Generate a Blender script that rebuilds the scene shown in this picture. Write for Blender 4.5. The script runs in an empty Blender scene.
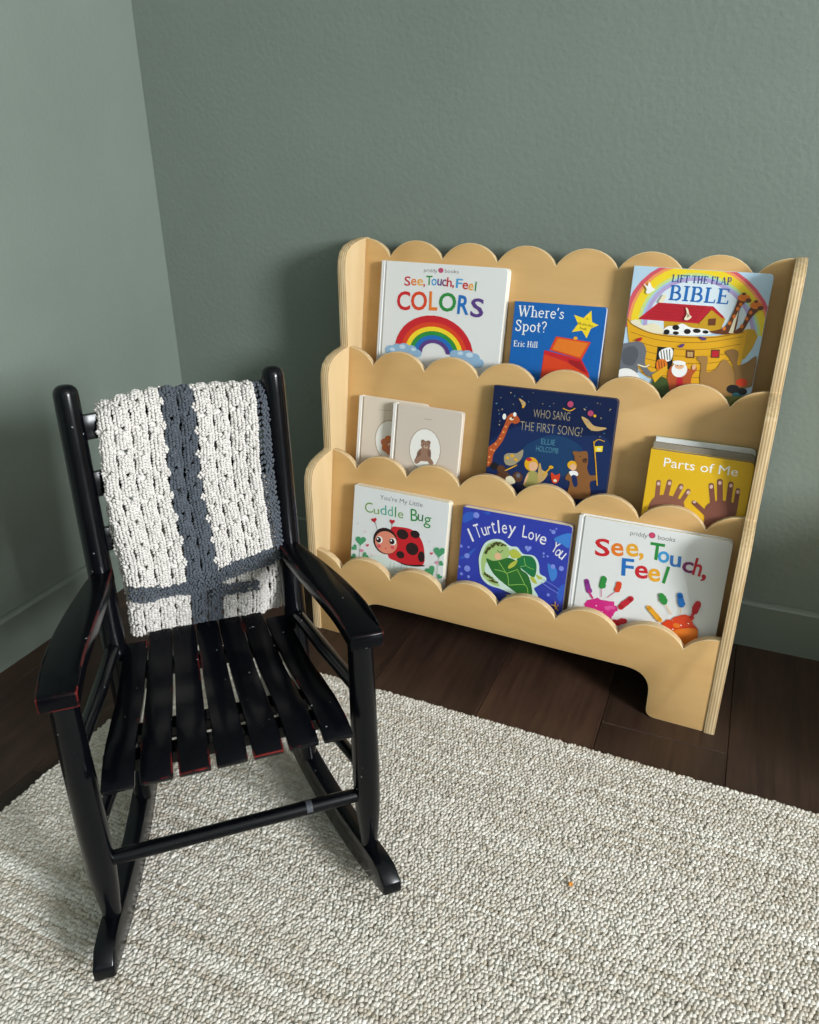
import bpy, bmesh, math, random
import numpy as np
from mathutils import Vector, Matrix, geometry

scene = bpy.context.scene
col = scene.collection
R = math.radians

# ------------------------------------------------------------------ camera, light, exposure
cam_data = bpy.data.cameras.new('camera')
cam = bpy.data.objects.new('camera', cam_data)
col.objects.link(cam)
_r = Vector((0.92072, 0.39017, -0.00642)); _u = Vector((-0.16186, 0.39683, 0.90351)); _f = Vector((-0.35507, 0.83084, -0.42852))
cam.matrix_world = Matrix(((_r.x, _u.x, -_f.x, 1.1179), (_r.y, _u.y, -_f.y, -1.34978), (_r.z, _u.z, -_f.z, 0.84603), (0, 0, 0, 1)))
cam_data.sensor_fit = 'VERTICAL'; cam_data.sensor_height = 36.0; cam_data.lens = 782.617 * 36.0 / 1024.0
cam_data.clip_start = 0.02
scene.camera = cam

world = bpy.data.worlds.new('sky'); scene.world = world; world.use_nodes = True
world.node_tree.nodes['Background'].inputs[0].default_value = (0.62, 0.75, 0.95, 1)
world.node_tree.nodes['Background'].inputs[1].default_value = 0.6

def area_light(name, loc, target, sx, sy, power, color):
    l = bpy.data.lights.new(name, 'AREA'); l.shape = 'RECTANGLE'; l.size = sx; l.size_y = sy; l.energy = power; l.color = color
    o = bpy.data.objects.new(name, l); col.objects.link(o); o.location = loc
    o.rotation_euler = (Vector(target) - Vector(loc)).to_track_quat('-Z', 'Z').to_euler()
    return o
# daylight entering by the side window (key), plus a weak fill lamp added behind the camera
area_light('window_daylight', (4.42, -2.15, 1.58), (0.42, -2.15, 1.58), 0.95, 0.95, 265.0, (0.93, 0.97, 1.0))
area_light('added_rear_fill', (1.7, -3.52, 1.55), (1.7, 0.0, 1.55), 1.5, 1.2, 1.0, (0.95, 0.98, 1.0))

vs = scene.view_settings
vs.view_transform = 'Standard'; vs.look = 'None'; vs.gamma = 1.0; vs.use_curve_mapping = False; vs.exposure = 0.0

# ------------------------------------------------------------------ materials
def s2l(c): return c / 12.92 if c <= 0.04045 else ((c + 0.055) / 1.055) ** 2.4
def hexc(h):
    h = h.lstrip('#'); return tuple(s2l(int(h[i:i + 2], 16) / 255.0) for i in (0, 2, 4)) + (1.0,)
def rgb(r, g, b): return (s2l(r / 255.0), s2l(g / 255.0), s2l(b / 255.0), 1.0)
def new_mat(name, color, rough=0.5, spec=0.5):
    m = bpy.data.materials.new(name); m.use_nodes = True
    b = m.node_tree.nodes['Principled BSDF']
    b.inputs['Base Color'].default_value = color; b.inputs['Roughness'].default_value = rough
    b.inputs['Specular IOR Level'].default_value = spec
    return m, m.node_tree, b
def node(nt, t, **kw):
    n = nt.nodes.new(t)
    for k, v in kw.items():
        if k in n.inputs: n.inputs[k].default_value = v
        else: setattr(n, k, v)
    return n
def ramp(nt, fac, stops):
    n = nt.nodes.new('ShaderNodeValToRGB'); cr = n.color_ramp
    while len(cr.elements) < len(stops): cr.elements.new(0.5)
    for e, (p, c) in zip(cr.elements, stops): e.position = p; e.color = c
    nt.links.new(fac, n.inputs['Fac']); return n
def coords(nt, scale=(1, 1, 1), kind='Object'):
    tc = nt.nodes.new('ShaderNodeTexCoord'); mp = nt.nodes.new('ShaderNodeMapping'); mp.inputs['Scale'].default_value = scale
    nt.links.new(tc.outputs[kind], mp.inputs['Vector']); return mp.outputs['Vector']
def noise(nt, vec, scale, detail=4.0, rough=0.55):
    n = nt.nodes.new('ShaderNodeTexNoise'); n.inputs['Scale'].default_value = scale; n.inputs['Detail'].default_value = detail
    n.inputs['Roughness'].default_value = rough; nt.links.new(vec, n.inputs['Vector']); return n.outputs['Fac']
def bump(nt, b, h, strength, dist):
    n = nt.nodes.new('ShaderNodeBump'); n.inputs['Strength'].default_value = strength; n.inputs['Distance'].default_value = dist
    nt.links.new(h, n.inputs['Height']); nt.links.new(n.outputs['Normal'], b.inputs['Normal'])
def mixc(nt, fac, a, b, mode='MIX'):
    n = nt.nodes.new('ShaderNodeMix'); n.data_type = 'RGBA'; n.blend_type = mode
    for s, v in ((n.inputs[0], fac), (n.inputs[6], a), (n.inputs[7], b)):
        if hasattr(v, 'links') or isinstance(v, bpy.types.NodeSocket): nt.links.new(v, s)
        else: s.default_value = v
    return n.outputs[2]

def mat_wall():
    m, nt, b = new_mat('wall_paint', hexc('#86968b'), 0.42, 0.4)
    v = coords(nt)
    c = ramp(nt, noise(nt, v, 3.0), [(0.3, hexc('#737d74')), (0.7, hexc('#79837a'))]); nt.links.new(c.outputs[0], b.inputs['Base Color'])
    n1 = noise(nt, v, 120.0, 3.0, 0.5); bump(nt, b, n1, 0.5, 0.0016); return m
def mat_baseboard():
    m, nt, b = new_mat('baseboard_paint', hexc('#727c73'), 0.38, 0.5); return m
def mat_plain_wall(name, h):
    m, nt, b = new_mat(name, hexc(h), 0.7, 0.3); bump(nt, b, noise(nt, coords(nt), 90.0), 0.3, 0.001); return m
def mat_plank():
    m, nt, b = new_mat('dark_wood_plank', hexc('#4a3227'), 0.42, 0.45)
    v = coords(nt, (14, 1.1, 14)); oi = nt.nodes.new('ShaderNodeObjectInfo')
    add = nt.nodes.new('ShaderNodeVectorMath'); add.operation = 'ADD'; nt.links.new(v, add.inputs[0])
    mul = nt.nodes.new('ShaderNodeVectorMath'); mul.operation = 'SCALE'; mul.inputs[0].default_value = (37, 91, 53); nt.links.new(oi.outputs['Random'], mul.inputs['Scale']); nt.links.new(mul.outputs[0], add.inputs[1])
    n1 = noise(nt, add.outputs[0], 2.2, 8.0, 0.62)
    n2 = noise(nt, add.outputs[0], 9.0, 6.0, 0.6)
    c1 = ramp(nt, n1, [(0.28, hexc('#2c1e18')), (0.5, hexc('#3b2920')), (0.72, hexc('#4c372b'))])
    c2 = mixc(nt, 0.35, c1.outputs[0], ramp(nt, n2, [(0.35, hexc('#281a15')), (0.65, hexc('#4c382d'))]).outputs[0])
    tint = ramp(nt, oi.outputs['Random'], [(0.0, (0.72, 0.72, 0.74, 1)), (0.5, (0.95, 0.94, 0.93, 1)), (1.0, (1.28, 1.22, 1.17, 1))])
    nt.links.new(mixc(nt, 1.0, c2, tint.outputs[0], 'MULTIPLY'), b.inputs['Base Color'])
    bump(nt, b, n2, 0.25, 0.0008); return m
def mat_birch(name, sc, dark, mid, light):
    m, nt, b = new_mat(name, mid, 0.42, 0.4)
    v = coords(nt, sc); n1 = noise(nt, v, 3.0, 6.0, 0.6); n2 = noise(nt, v, 0.7, 3.0, 0.5)
    w = nt.nodes.new('ShaderNodeTexWave'); w.wave_type = 'BANDS'; w.bands_direction = 'DIAGONAL'; w.inputs['Scale'].default_value = 0.55; w.inputs['Distortion'].default_value = 9.0; w.inputs['Detail'].default_value = 3.0; nt.links.new(v, w.inputs['Vector'])
    c1 = ramp(nt, n1, [(0.3, dark), (0.7, light)])
    c2 = mixc(nt, 0.25, c1.outputs[0], ramp(nt, w.outputs['Fac'], [(0.2, dark), (0.8, light)]).outputs[0])
    c3 = mixc(nt, 0.3, c2, ramp(nt, n2, [(0.35, dark), (0.65, light)]).outputs[0])
    nt.links.new(mixc(nt, 0.35, c3, mid), b.inputs['Base Color']); bump(nt, b, n1, 0.06, 0.0004); return m
def mat_ply_edge(name, axis, period, grain):
    m, nt, b = new_mat(name, hexc('#cda878'), 0.55, 0.3)
    tc = nt.nodes.new('ShaderNodeTexCoord'); sp = nt.nodes.new('ShaderNodeSeparateXYZ'); nt.links.new(tc.outputs['Object'], sp.inputs[0])
    d = nt.nodes.new('ShaderNodeMath'); d.operation = 'DIVIDE'; nt.links.new(sp.outputs[axis], d.inputs[0]); d.inputs[1].default_value = period
    fr = nt.nodes.new('ShaderNodeMath'); fr.operation = 'FRACT'; nt.links.new(d.outputs[0], fr.inputs[0])
    c1 = ramp(nt, fr.outputs[0], [(0.0, hexc('#e4cda2')), (0.42, hexc('#dcc294')), (0.55, hexc('#a88459')), (0.9, hexc('#b8946a')), (1.0, hexc('#e0c79a'))])
    n1 = noise(nt, coords(nt, grain), 6.0, 5.0)
    c2 = mixc(nt, 0.3, c1.outputs[0], ramp(nt, n1, [(0.35, hexc('#b08c60')), (0.65, hexc('#ecd7b0'))]).outputs[0])
    nt.links.new(c2, b.inputs['Base Color']); return m
def mat_black(name, wear, lim=0.57):
    m, nt, b = new_mat(name, hexc('#0b0c0f'), 0.25, 0.12 if wear else 0.3)
    v = coords(nt); n1 = noise(nt, v, 9.0, 3.0)
    rr = ramp(nt, n1, [(0.3, (0.17, 0.17, 0.17, 1)), (0.7, (0.26, 0.26, 0.26, 1))]); nt.links.new(rr.outputs[0], b.inputs['Roughness'])
    base = hexc('#06070b')
    dust = ramp(nt, noise(nt, v, 170.0, 2.0, 0.4), [(0.765, (0, 0, 0, 1)), (0.78, (1, 1, 1, 1))])
    c = mixc(nt, dust.outputs[0], base, hexc('#8b8d90'))
    if wear:
        bv = nt.nodes.new('ShaderNodeBevel'); bv.samples = 4; bv.inputs['Radius'].default_value = 0.0034
        ge = nt.nodes.new('ShaderNodeNewGeometry'); dt = nt.nodes.new('ShaderNodeVectorMath'); dt.operation = 'DOT_PRODUCT'
        nt.links.new(bv.outputs[0], dt.inputs[0]); nt.links.new(ge.outputs['Normal'], dt.inputs[1])
        e = ramp(nt, dt.outputs['Value'], [(0.80, (1, 1, 1, 1)), (0.95, (0, 0, 0, 1))])
        pn = ramp(nt, noise(nt, v, 22.0, 4.0, 0.6), [(lim, (0, 0, 0, 1)), (lim + 0.06, (1, 1, 1, 1))])
        k = mixc(nt, 1.0, e.outputs[0], pn.outputs[0], 'MULTIPLY')
        c = mixc(nt, k, c, hexc('#a5302a'))
    nt.links.new(c, b.inputs['Base Color']); return m
def mat_yarn(name, a, b_, rough=0.85):
    m, nt, b = new_mat(name, a, rough, 0.2)
    v = coords(nt); n1 = noise(nt, v, 260.0, 2.0)
    c = ramp(nt, n1, [(0.3, a), (0.7, b_)]); nt.links.new(c.outputs[0], b.inputs['Base Color'])
    b.inputs['Sheen Weight'].default_value = 0.15
    bump(nt, b, noise(nt, v, 900.0, 2.0), 0.4, 0.0006); return m
def mat_rug():
    m, nt, b = new_mat('rug_wool', hexc('#c9c1b2'), 0.9, 0.15)
    at = nt.nodes.new('ShaderNodeAttribute'); at.attribute_name = 'yarn'
    fine = ramp(nt, noise(nt, coords(nt), 420.0, 3.0, 0.6), [(0.3, (0.80, 0.79, 0.77, 1)), (0.65, (1, 1, 1, 1))])
    nt.links.new(mixc(nt, 1.0, at.outputs['Color'], fine.outputs[0], 'MULTIPLY'), b.inputs['Base Color'])
    bump(nt, b, noise(nt, coords(nt), 600.0, 2.0), 0.35, 0.0008); return m
_simple = {}
def simple(name, h, rough=0.5, spec=0.5):
    if name not in _simple: _simple[name] = new_mat(name, hexc(h), rough, spec)[0]
    return _simple[name]
INK = dict(palesky='#dbe7ef', white='#f4f3f0', white2='#ece9ee', grey='#77767a', rose='#b8476b', crimson='#bf2231', red='#c8202a', vermilion='#d9431f', orange='#e57a24', amber='#e8a52a', yellow='#f3d42c',
 green='#2c8a3c', sky='#3d9ad3', sky2='#3572b5', blue='#1f6cb8', purple='#5a3b80', plum='#7c2f66', cloud='#8fb2cf', cloudlight='#c3d7e6', ink='#1e1a1c', darkred='#9d1820',
 pinkred='#d85766', peach='#f09a5c', palegreen='#c9dc8a', paleblue2='#a8c6e0', lilac='#b5a3d0', navy='#28437e', gold='#e3a91f', darkyellow='#c99a22', brownline='#9a6a1c', brown='#6a3a20', tan='#c9a56b',
 cream='#ece2c2', slate='#6d6f78', slatedark='#575962', sienna='#a37a45', sienna2='#8f6a3c', rust='#b8552a', skin='#e8b48c', teal='#2f6f78', darkgreen='#3f5226', olive='#6f7436', taupe='#b29c86', ivory='#f1eee8',
 peachfruit='#cf7a52', teddy='#9a7662', teddydark='#7b5a49', teddylight='#c2a48e', deepblue='#152a58', tealblue='#193d66', parch='#a2967a', aqua='#5a95a8', umber='#5a3826', umber2='#8a5a30', khaki='#a8a05c',
 handbrown='#8d5a48', handbrown2='#7d4c3e', nail='#d8b4a6', olivegreen='#6f9a3a', teal2='#3fa08c', tealgreen='#4fa98a', darkgreen2='#1f6a3a', brownblack='#2a1a1a', salmon='#e08a70', rosecheek='#dd4f62',
 leafgreen='#4a9a6a', pink='#d8476a', pinklight='#e38aa6', palepink='#e8c8d0', palegrey='#d5d5dc', sage='#8fae96', palemint='#d3e0da', skyblue2='#3f7fd0', skyblue3='#355fc0', periwinkle='#7f8ee0', palemint2='#cfe3d8',
 lime='#a8c47a', limeline='#8fc05a', shellgreen='#2c6a2c', shelldark='#1f7240', leafyellow='#b8bf4a', blush='#e8b890', spot='#4a4a24', purple2='#8a2f88', magenta='#cf2a80', magenta2='#de5aa0', coral='#e8a52a')
def ink(n): return simple('ink_' + n, INK[n], 0.38, 0.5)

# ------------------------------------------------------------------ mesh helpers
def link(name, me, mats=(), parent=None, kind=None, smooth=False):
    for m in mats: me.materials.append(m)
    if smooth:
        for p in me.polygons: p.use_smooth = True
    o = bpy.data.objects.new(name, me); col.objects.link(o)
    if parent is not None: o.parent = parent
    if kind: o['kind'] = kind
    return o
def tag(o, label, cat, group=None):
    o['label'] = label; o['category'] = cat
    if group: o['group'] = group
    return o
def empty(name, M, label, cat, group=None):
    o = bpy.data.objects.new(name, None); col.objects.link(o); o.empty_display_size = 0.05; o.matrix_world = M
    return tag(o, label, cat, group)
def bm_mesh(name, bm):
    bmesh.ops.recalc_face_normals(bm, faces=bm.faces)
    me = bpy.data.meshes.new(name); bm.to_mesh(me); bm.free(); return me
def box_bm(x0, x1, y0, y1, z0, z1, bevel=0.0, seg=2, bm=None):
    own = bm is None
    if own: bm = bmesh.new()
    v = [bm.verts.new((x, y, z)) for x in (x0, x1) for y in (y0, y1) for z in (z0, z1)]
    fs = [bm.faces.new([v[i] for i in f]) for f in ((0, 1, 3, 2), (4, 6, 7, 5), (0, 4, 5, 1), (2, 3, 7, 6), (0, 2, 6, 4), (1, 5, 7, 3))]
    if bevel:
        es = list({e for f in fs for e in f.edges}); bmesh.ops.bevel(bm, geom=es, offset=bevel, segments=seg, affect='EDGES', profile=0.5)
    return bm
def extrude_outline(pts, axis, a0, a1, bevel=0.0, seg=2):
    """closed 2-D outline extruded along an axis; pts are given in the two other axes (in xyz order)"""
    bm = bmesh.new()
    def mk(p, a):
        c = list(p); c.insert(axis, a); return bm.verts.new(c)
    A = [mk(p, a0) for p in pts]; B = [mk(p, a1) for p in pts]; n = len(pts)
    tri = geometry.tessellate_polygon([[Vector((p[0], p[1], 0)) for p in pts]])
    fa = bm.faces.new(A); fb = bm.faces.new(list(reversed(B)))
    for i in range(n):
        f = bm.faces.new((A[i], A[(i + 1) % n], B[(i + 1) % n], B[i])); f.material_index = 1
    bmesh.ops.recalc_face_normals(bm, faces=bm.faces)
    if bevel:
        es = [e for e in bm.edges if (fa in e.link_faces) != (fb in e.link_faces) and (fa in e.link_faces or fb in e.link_faces)]
        bmesh.ops.bevel(bm, geom=es, offset=bevel, segments=seg, affect='EDGES', profile=0.5, material=1)
    return bm
def round_corners(pts, radii, n=6):
    out = []; N = len(pts)
    for i, p in enumerate(pts):
        r = radii[i] if isinstance(radii, (list, tuple)) else radii
        p = Vector(p); a = Vector(pts[i - 1]); b = Vector(pts[(i + 1) % N])
        if r <= 0: out.append((p.x, p.y)); continue
        da = (a - p).normalized(); db = (b - p).normalized(); ang = da.angle(db); t = r / math.tan(ang / 2)
        t = min(t, (a - p).length * 0.49, (b - p).length * 0.49)
        p0 = p + da * t; p1 = p + db * t
        for k in range(n + 1):
            s = k / n; q = p0 * (1 - s) ** 2 + p * 2 * s * (1 - s) + p1 * s * s; out.append((q.x, q.y))
    return out
def catmull(pts, n=6, closed=False):
    P = [Vector(p) for p in pts]; N = len(P); out = []
    rng = range(N) if closed else range(N - 1)
    for i in rng:
        p0 = P[(i - 1) % N] if closed or i > 0 else P[0]; p1 = P[i]; p2 = P[(i + 1) % N]; p3 = P[(i + 2) % N] if closed or i + 2 < N else P[-1]
        for k in range(n):
            t = k / n
            out.append(0.5 * ((2 * p1) + (-p0 + p2) * t + (2 * p0 - 5 * p1 + 4 * p2 - p3) * t * t + (-p0 + 3 * p1 - 3 * p2 + p3) * t ** 3))
    if not closed: out.append(P[-1].copy())
    return out
def turned(path_r, seg=20, cap=True):
    """round member: path_r = list of (Vector centre, radius)"""
    bm = bmesh.new(); rings = []
    ax = (path_r[-1][0] - path_r[0][0]).normalized(); s = ax.orthogonal().normalized(); t = ax.cross(s)
    for c, r in path_r:
        rings.append([bm.verts.new(c + (s * math.cos(2 * math.pi * k / seg) + t * math.sin(2 * math.pi * k / seg)) * r) for k in range(seg)])
    for a, b in zip(rings, rings[1:]):
        for k in range(seg): bm.faces.new((a[k], a[(k + 1) % seg], b[(k + 1) % seg], b[k]))
    if cap: bm.faces.new(rings[0][::-1]); bm.faces.new(rings[-1])
    return bm
def strip_bm(frames, w2, t2):
    """rectangular bar along frames (centre, side, normal) with half width list and half thickness"""
    bm = bmesh.new(); rings = []
    for i, (c, s, n) in enumerate(frames):
        w = w2[i] if isinstance(w2, (list, tuple)) else w2
        rings.append([bm.verts.new(c + s * (w * a) + n * (t2 * b)) for a, b in ((-1, -1), (1, -1), (1, 1), (-1, 1))])
    for a, b in zip(rings, rings[1:]):
        for k in range(4): bm.faces.new((a[k], a[(k + 1) % 4], b[(k + 1) % 4], b[k]))
    bm.faces.new(rings[0][::-1]); bm.faces.new(rings[-1]); return bm
def bevel_sharp(bm, off, seg=2, angle=40):
    bmesh.ops.recalc_face_normals(bm, faces=bm.faces)
    es = [e for e in bm.edges if len(e.link_faces) == 2 and e.calc_face_angle(0) > R(angle)]
    bmesh.ops.bevel(bm, geom=es, offset=off, segments=seg, affect='EDGES', profile=0.5); return bm
def smooth_by_angle(me, deg=40):
    for p in me.polygons: p.use_smooth = True
    try: me.set_sharp_from_angle(angle=R(deg))
    except Exception: pass
    return me

# ------------------------------------------------------------------ the room
RX, RY, RZ = 4.5, -3.6, 2.5
M_wall = mat_wall(); M_base = mat_baseboard(); M_ceil = mat_plain_wall('ceiling_paint', '#c4c4bf'); M_far = mat_plain_wall('far_wall_paint', '#727a71')
M_trim = new_mat('white_trim', hexc('#e4e4e0'), 0.4)[0]; M_plank = mat_plank(); M_under = new_mat('floor_underlay', hexc('#120c09'), 0.9)[0]
def structure(name, bm, mat, parent=None):
    o = link(name, bm_mesh(name, bm), [mat], parent)
    if parent is None: o['kind'] = 'structure'
    return o
structure('wall_back', box_bm(-0.1, RX + 0.1, 0.006, 0.106, 0, RZ), M_wall)
structure('wall_left', box_bm(-0.106, -0.006, RY, 0.006, 0, RZ), M_wall)
def wall_with_hole(axis, a0, a1, p0, p1, h0, h1, z0, z1):
    bm = bmesh.new()
    for (s0, s1, t0, t1) in ((a0, h0, 0, RZ), (h1, a1, 0, RZ), (h0, h1, 0, z0), (h0, h1, z1, RZ)):
        if axis == 'y': box_bm(p0, p1, s0, s1, t0, t1, bm=bm)
        else: box_bm(s0, s1, p0, p1, t0, t1, bm=bm)
    return bm
structure('wall_right', wall_with_hole('y', RY, 0.006, RX, RX + 0.1, -2.68, -1.62, 1.05, 2.11), M_far)
structure('wall_front', wall_with_hole('x', -0.1, RX + 0.1, RY - 0.1, RY, 0.9, 2.5, 0.9, 2.2), M_far)
structure('ceiling', box_bm(-0.1, RX + 0.1, RY - 0.1, 0.1, RZ, RZ + 0.08), M_ceil)
def window(name, axis, h0, h1, z0, z1, p):
    bm = bmesh.new(); t = 0.05
    for (s0, s1, t0, t1) in ((h0, h0 + t, z0, z1), (h1 - t, h1, z0, z1), (h0, h1, z0, z0 + t), (h0, h1, z1 - t, z1)):
        if axis == 'y': box_bm(p, p + 0.05, s0, s1, t0, t1, bm=bm)
        else: box_bm(s0, s1, p - 0.05, p, t0, t1, bm=bm)
    return structure(name, bm, M_trim)
window('window_1', 'y', -2.68, -1.62, 1.05, 2.11, RX + 0.02)
window('added_fill_window', 'x', 0.9, 2.5, 0.9, 2.2, RY - 0.02)  # unseen frame and opening added to go with the fill lamp
# baseboards with a small rounded top edge
HB = 0.092
prof = [(0, 0), (0.012, 0), (0.012, HB - 0.006), (0.010, HB - 0.002), (0.006, HB), (0, HB)]
bm = extrude_outline([(0.006 - p, z) for p, z in prof], 0, 0.0, RX); structure('baseboard_back', bm, M_base)
bm = extrude_outline([(-0.006 + p, z) for p, z in prof], 1, RY, -0.006); structure('baseboard_left', bm, M_base)
# floor: one object per plank, laid towards the back wall
floor = structure('floor', box_bm(-0.1, RX + 0.1, RY - 0.1, 0.1, -0.06, -0.009), M_under)
PWID, PLEN = 0.191, 1.22
pm = bm_mesh('plank', box_bm(0.0004, PWID - 0.0004, 0.0004, PLEN - 0.0004, -0.009, 0.0, 0.0009, 1)); pm.materials.append(M_plank)
ends = {5: -0.318, 3: -0.86, 4: -1.02, 2: -0.55, 6: -0.93, 1: -0.75, 0: -0.33, -1: -0.9}
random.seed(3)
for i in range(-1, 24):
    x0 = 0.054 + i * PWID
    y = ends.get(i, random.uniform(-1.2, -0.1))
    while y < 0.1: y += PLEN
    while y > RY - 0.05:
        y -= PLEN
        if y + PLEN < RY - 0.05: break
        o = bpy.data.objects.new('plank', pm); col.objects.link(o); o.parent = floor; o.location = (x0, y, 0)
# clip planks are hidden under the walls at the borders

# ------------------------------------------------------------------ rug: cut edge, flat weave backing and loop pile
RX0, RX1, RY1, RY0 = 0.286, 1.605, -0.380, -1.62
rug = empty('area_rug', Matrix.Translation(((RX0 + RX1) / 2, (RY0 + RY1) / 2, 0)), 'cream and greige loop pile wool rug on the dark plank floor', 'rug')
def to_local(o, parent): o.matrix_parent_inverse = parent.matrix_world.inverted()
o = link('rug_backing', bm_mesh('rug_backing', box_bm(RX0, RX1, RY0, RY1, 0.0005, 0.006, 0.002, 2)), [new_mat('rug_backing', hexc('#bdb19d'), 0.95, 0.1)[0]], rug); to_local(o, rug)
rng = np.random.default_rng(11)
def blobs(name, T, centers, ax, ay, az, mats, parent, kind='stuff', colors=None, attr='yarn'):
    """copies of a little template mesh T=(verts, faces) at centers with local axes (already scaled)"""
    V, F = T; n = len(centers); k = len(V)
    P = centers[:, None, :] + V[None, :, 0, None] * ax[:, None, :] + V[None, :, 1, None] * ay[:, None, :] + V[None, :, 2, None] * az[:, None, :]
    P = P.reshape(-1, 3).astype(np.float32)
    loops = np.concatenate([np.array(f) for f in F]); starts = np.cumsum([0] + [len(f) for f in F])[:-1]; tot = len(loops)
    L = (loops[None, :] + (np.arange(n) * k)[:, None]).ravel().astype(np.int32); S = (starts[None, :] + (np.arange(n) * tot)[:, None]).ravel().astype(np.int32)
    me = bpy.data.meshes.new(name); me.vertices.add(len(P)); me.vertices.foreach_set('co', P.ravel())
    me.loops.add(len(L)); me.loops.foreach_set('vertex_index', L); me.polygons.add(len(S)); me.polygons.foreach_set('loop_start', S)
    me.polygons.foreach_set('use_smooth', np.ones(len(S), dtype=bool))
    if colors is not None:
        a = me.attributes.new(attr, 'FLOAT_COLOR', 'POINT'); c = np.repeat(colors, k, axis=0).astype(np.float32); a.data.foreach_set('color', c.ravel())
    me.update(calc_edges=True); me.validate()
    return link(name, me, mats, parent, kind)
def dome_template():
    V = []; F = []
    for r, z in ((1.0, -0.6), (0.9, 0.25)):
        for k in range(6): a = math.pi * k / 3; V.append((r * math.cos(a), r * math.sin(a), z))
    V.append((0, 0, 0.9))
    for k in range(6): F.append((k, (k + 1) % 6, 6 + (k + 1) % 6, 6 + k)); F.append((6 + k, 6 + (k + 1) % 6, 12))
    return np.array(V), F
def pill_template(seg=6):
    V = [(0, -1, 0)]; F = []
    for t in (-0.62, 0.0, 0.62):
        r = math.sqrt(1 - t * t)
        for k in range(seg): a = 2 * math.pi * k / seg; V.append((r * math.cos(a), t, r * math.sin(a)))
    V.append((0, 1, 0)); e = len(V) - 1
    for k in range(seg):
        k2 = (k + 1) % seg; F.append((0, 1 + k2, 1 + k))
        for q in (0, 1): b = 1 + q * seg; F.append((b + k, b + k2, b + seg + k2, b + seg + k))
        F.append((1 + 2 * seg + k, 1 + 2 * seg + k2, e))
    return np.array(V), F
# rows run along x (parallel to the back edge of the rug), loops stand side by side in each row
DX, DY = 0.0046, 0.0055
nx, ny = int((RX1 - RX0) / DX), int((RY1 - RY0) / DY)
gx, gy = np.meshgrid(np.arange(nx), np.arange(ny)); gx = gx.ravel(); gy = gy.ravel(); N = len(gx)
row_h = rng.normal(0, 1, ny); row_c = rng.normal(0, 1, ny)
cx = RX0 + (gx + 0.5 + 0.5 * (gy % 2)) * DX + rng.normal(0, 0.0006, N); cy = RY0 + (gy + 0.5) * DY + rng.normal(0, 0.0006, N)
h = 0.0034 + 0.0007 * rng.normal(0, 1, N) + 0.0005 * row_h[gy] + 0.0005 * np.sin(cx * 310 + cy * 190) * np.sin(cy * 260 - cx * 120); h = np.clip(h, 0.0018, 0.0060)
cen = np.stack([cx, cy, np.full(N, 0.0082)], 1)
ang = rng.normal(-0.35, 0.45, N); rx = DX * 0.68 * rng.uniform(0.85, 1.15, N); ry = DY * 0.85 * rng.uniform(0.8, 1.15, N)
z0 = np.zeros(N)
ax_ = np.stack([rx * np.cos(ang), rx * np.sin(ang), z0], 1); ay_ = np.stack([-ry * np.sin(ang), ry * np.cos(ang), z0], 1)
az_ = np.stack([h * rng.normal(0, 0.3, N), h * rng.normal(0, 0.3, N), h], 1)
# heathered yarn: each loop is spun from ivory, greige or oatmeal wool, drifting slowly along its row
drift = np.zeros(N); 
for k in range(5):
    drift += np.sin(cx * rng.uniform(6, 30) + row_c[gy] * 2.2 + rng.uniform(0, 6)) * 0.2
tv = np.clip(0.5 + 0.22 * drift + 0.17 * rng.normal(0, 1, N) + 0.13 * row_c[gy], 0, 1)[:, None]
lo, hi = np.array(rgb(190, 179, 163)), np.array(rgb(231, 227, 219))
cols = lo * (1 - tv) + hi * tv; cols[:, 3] = 1
o = blobs('loop_pile', dome_template(), cen, ax_, ay_, az_, [mat_rug()], rug, colors=cols); to_local(o, rug)
rug.matrix_world = Matrix.Translation((RX0, RY1, 0)) @ Matrix.Rotation(R(-1.2), 4, 'Z') @ Matrix.Translation((-RX0, -RY1, 0)) @ rug.matrix_world

# ------------------------------------------------------------------ the scalloped bookshelf
SH = Matrix.Translation((0.47156, -0.02655, 0)) @ Matrix.Rotation(R(-2.167), 4, 'Z')
SW, ST, PT, LEAN = 0.70, 0.016, 0.012, 0.15
shelf = empty('scalloped_bookshelf', SH @ Matrix.Translation((SW / 2, -0.11, 0)), 'birch plywood three tier front facing bookshelf with scalloped panel tops against green wall', 'bookshelf')
SHI = Matrix.Translation((-SW / 2, 0.11, 0))
def shelf_part(name, bm, mats, M=Matrix()):
    me = bm_mesh(name, bm); smooth_by_angle(me, 24)
    o = link(name, me, mats, shelf); o.matrix_local = SHI @ M; return o
MB_face = mat_birch('birch_face', (2.0, 2.0, 9.0), rgb(192, 148, 92), rgb(205, 165, 107), rgb(216, 178, 122))
MB_side = mat_birch('birch_side_face', (9.0, 9.0, 1.6), rgb(194, 164, 118), rgb(206, 178, 134), rgb(217, 192, 150))
MB_edge_x = mat_ply_edge('ply_edge_side', 'X', 0.0040, (30, 30, 3)); MB_edge_y = mat_ply_edge('ply_edge_panel', 'Y', 0.0030, (3, 30, 30))
PAN = [(0.0, 0.690), (0.0755, 0.512), (0.151, 0.341), (0.2267, 0.1715)]      # (forward, height) of the top front edge
FL = [0.440, 0.268, 0.098]                                                    # ledge tops
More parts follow.
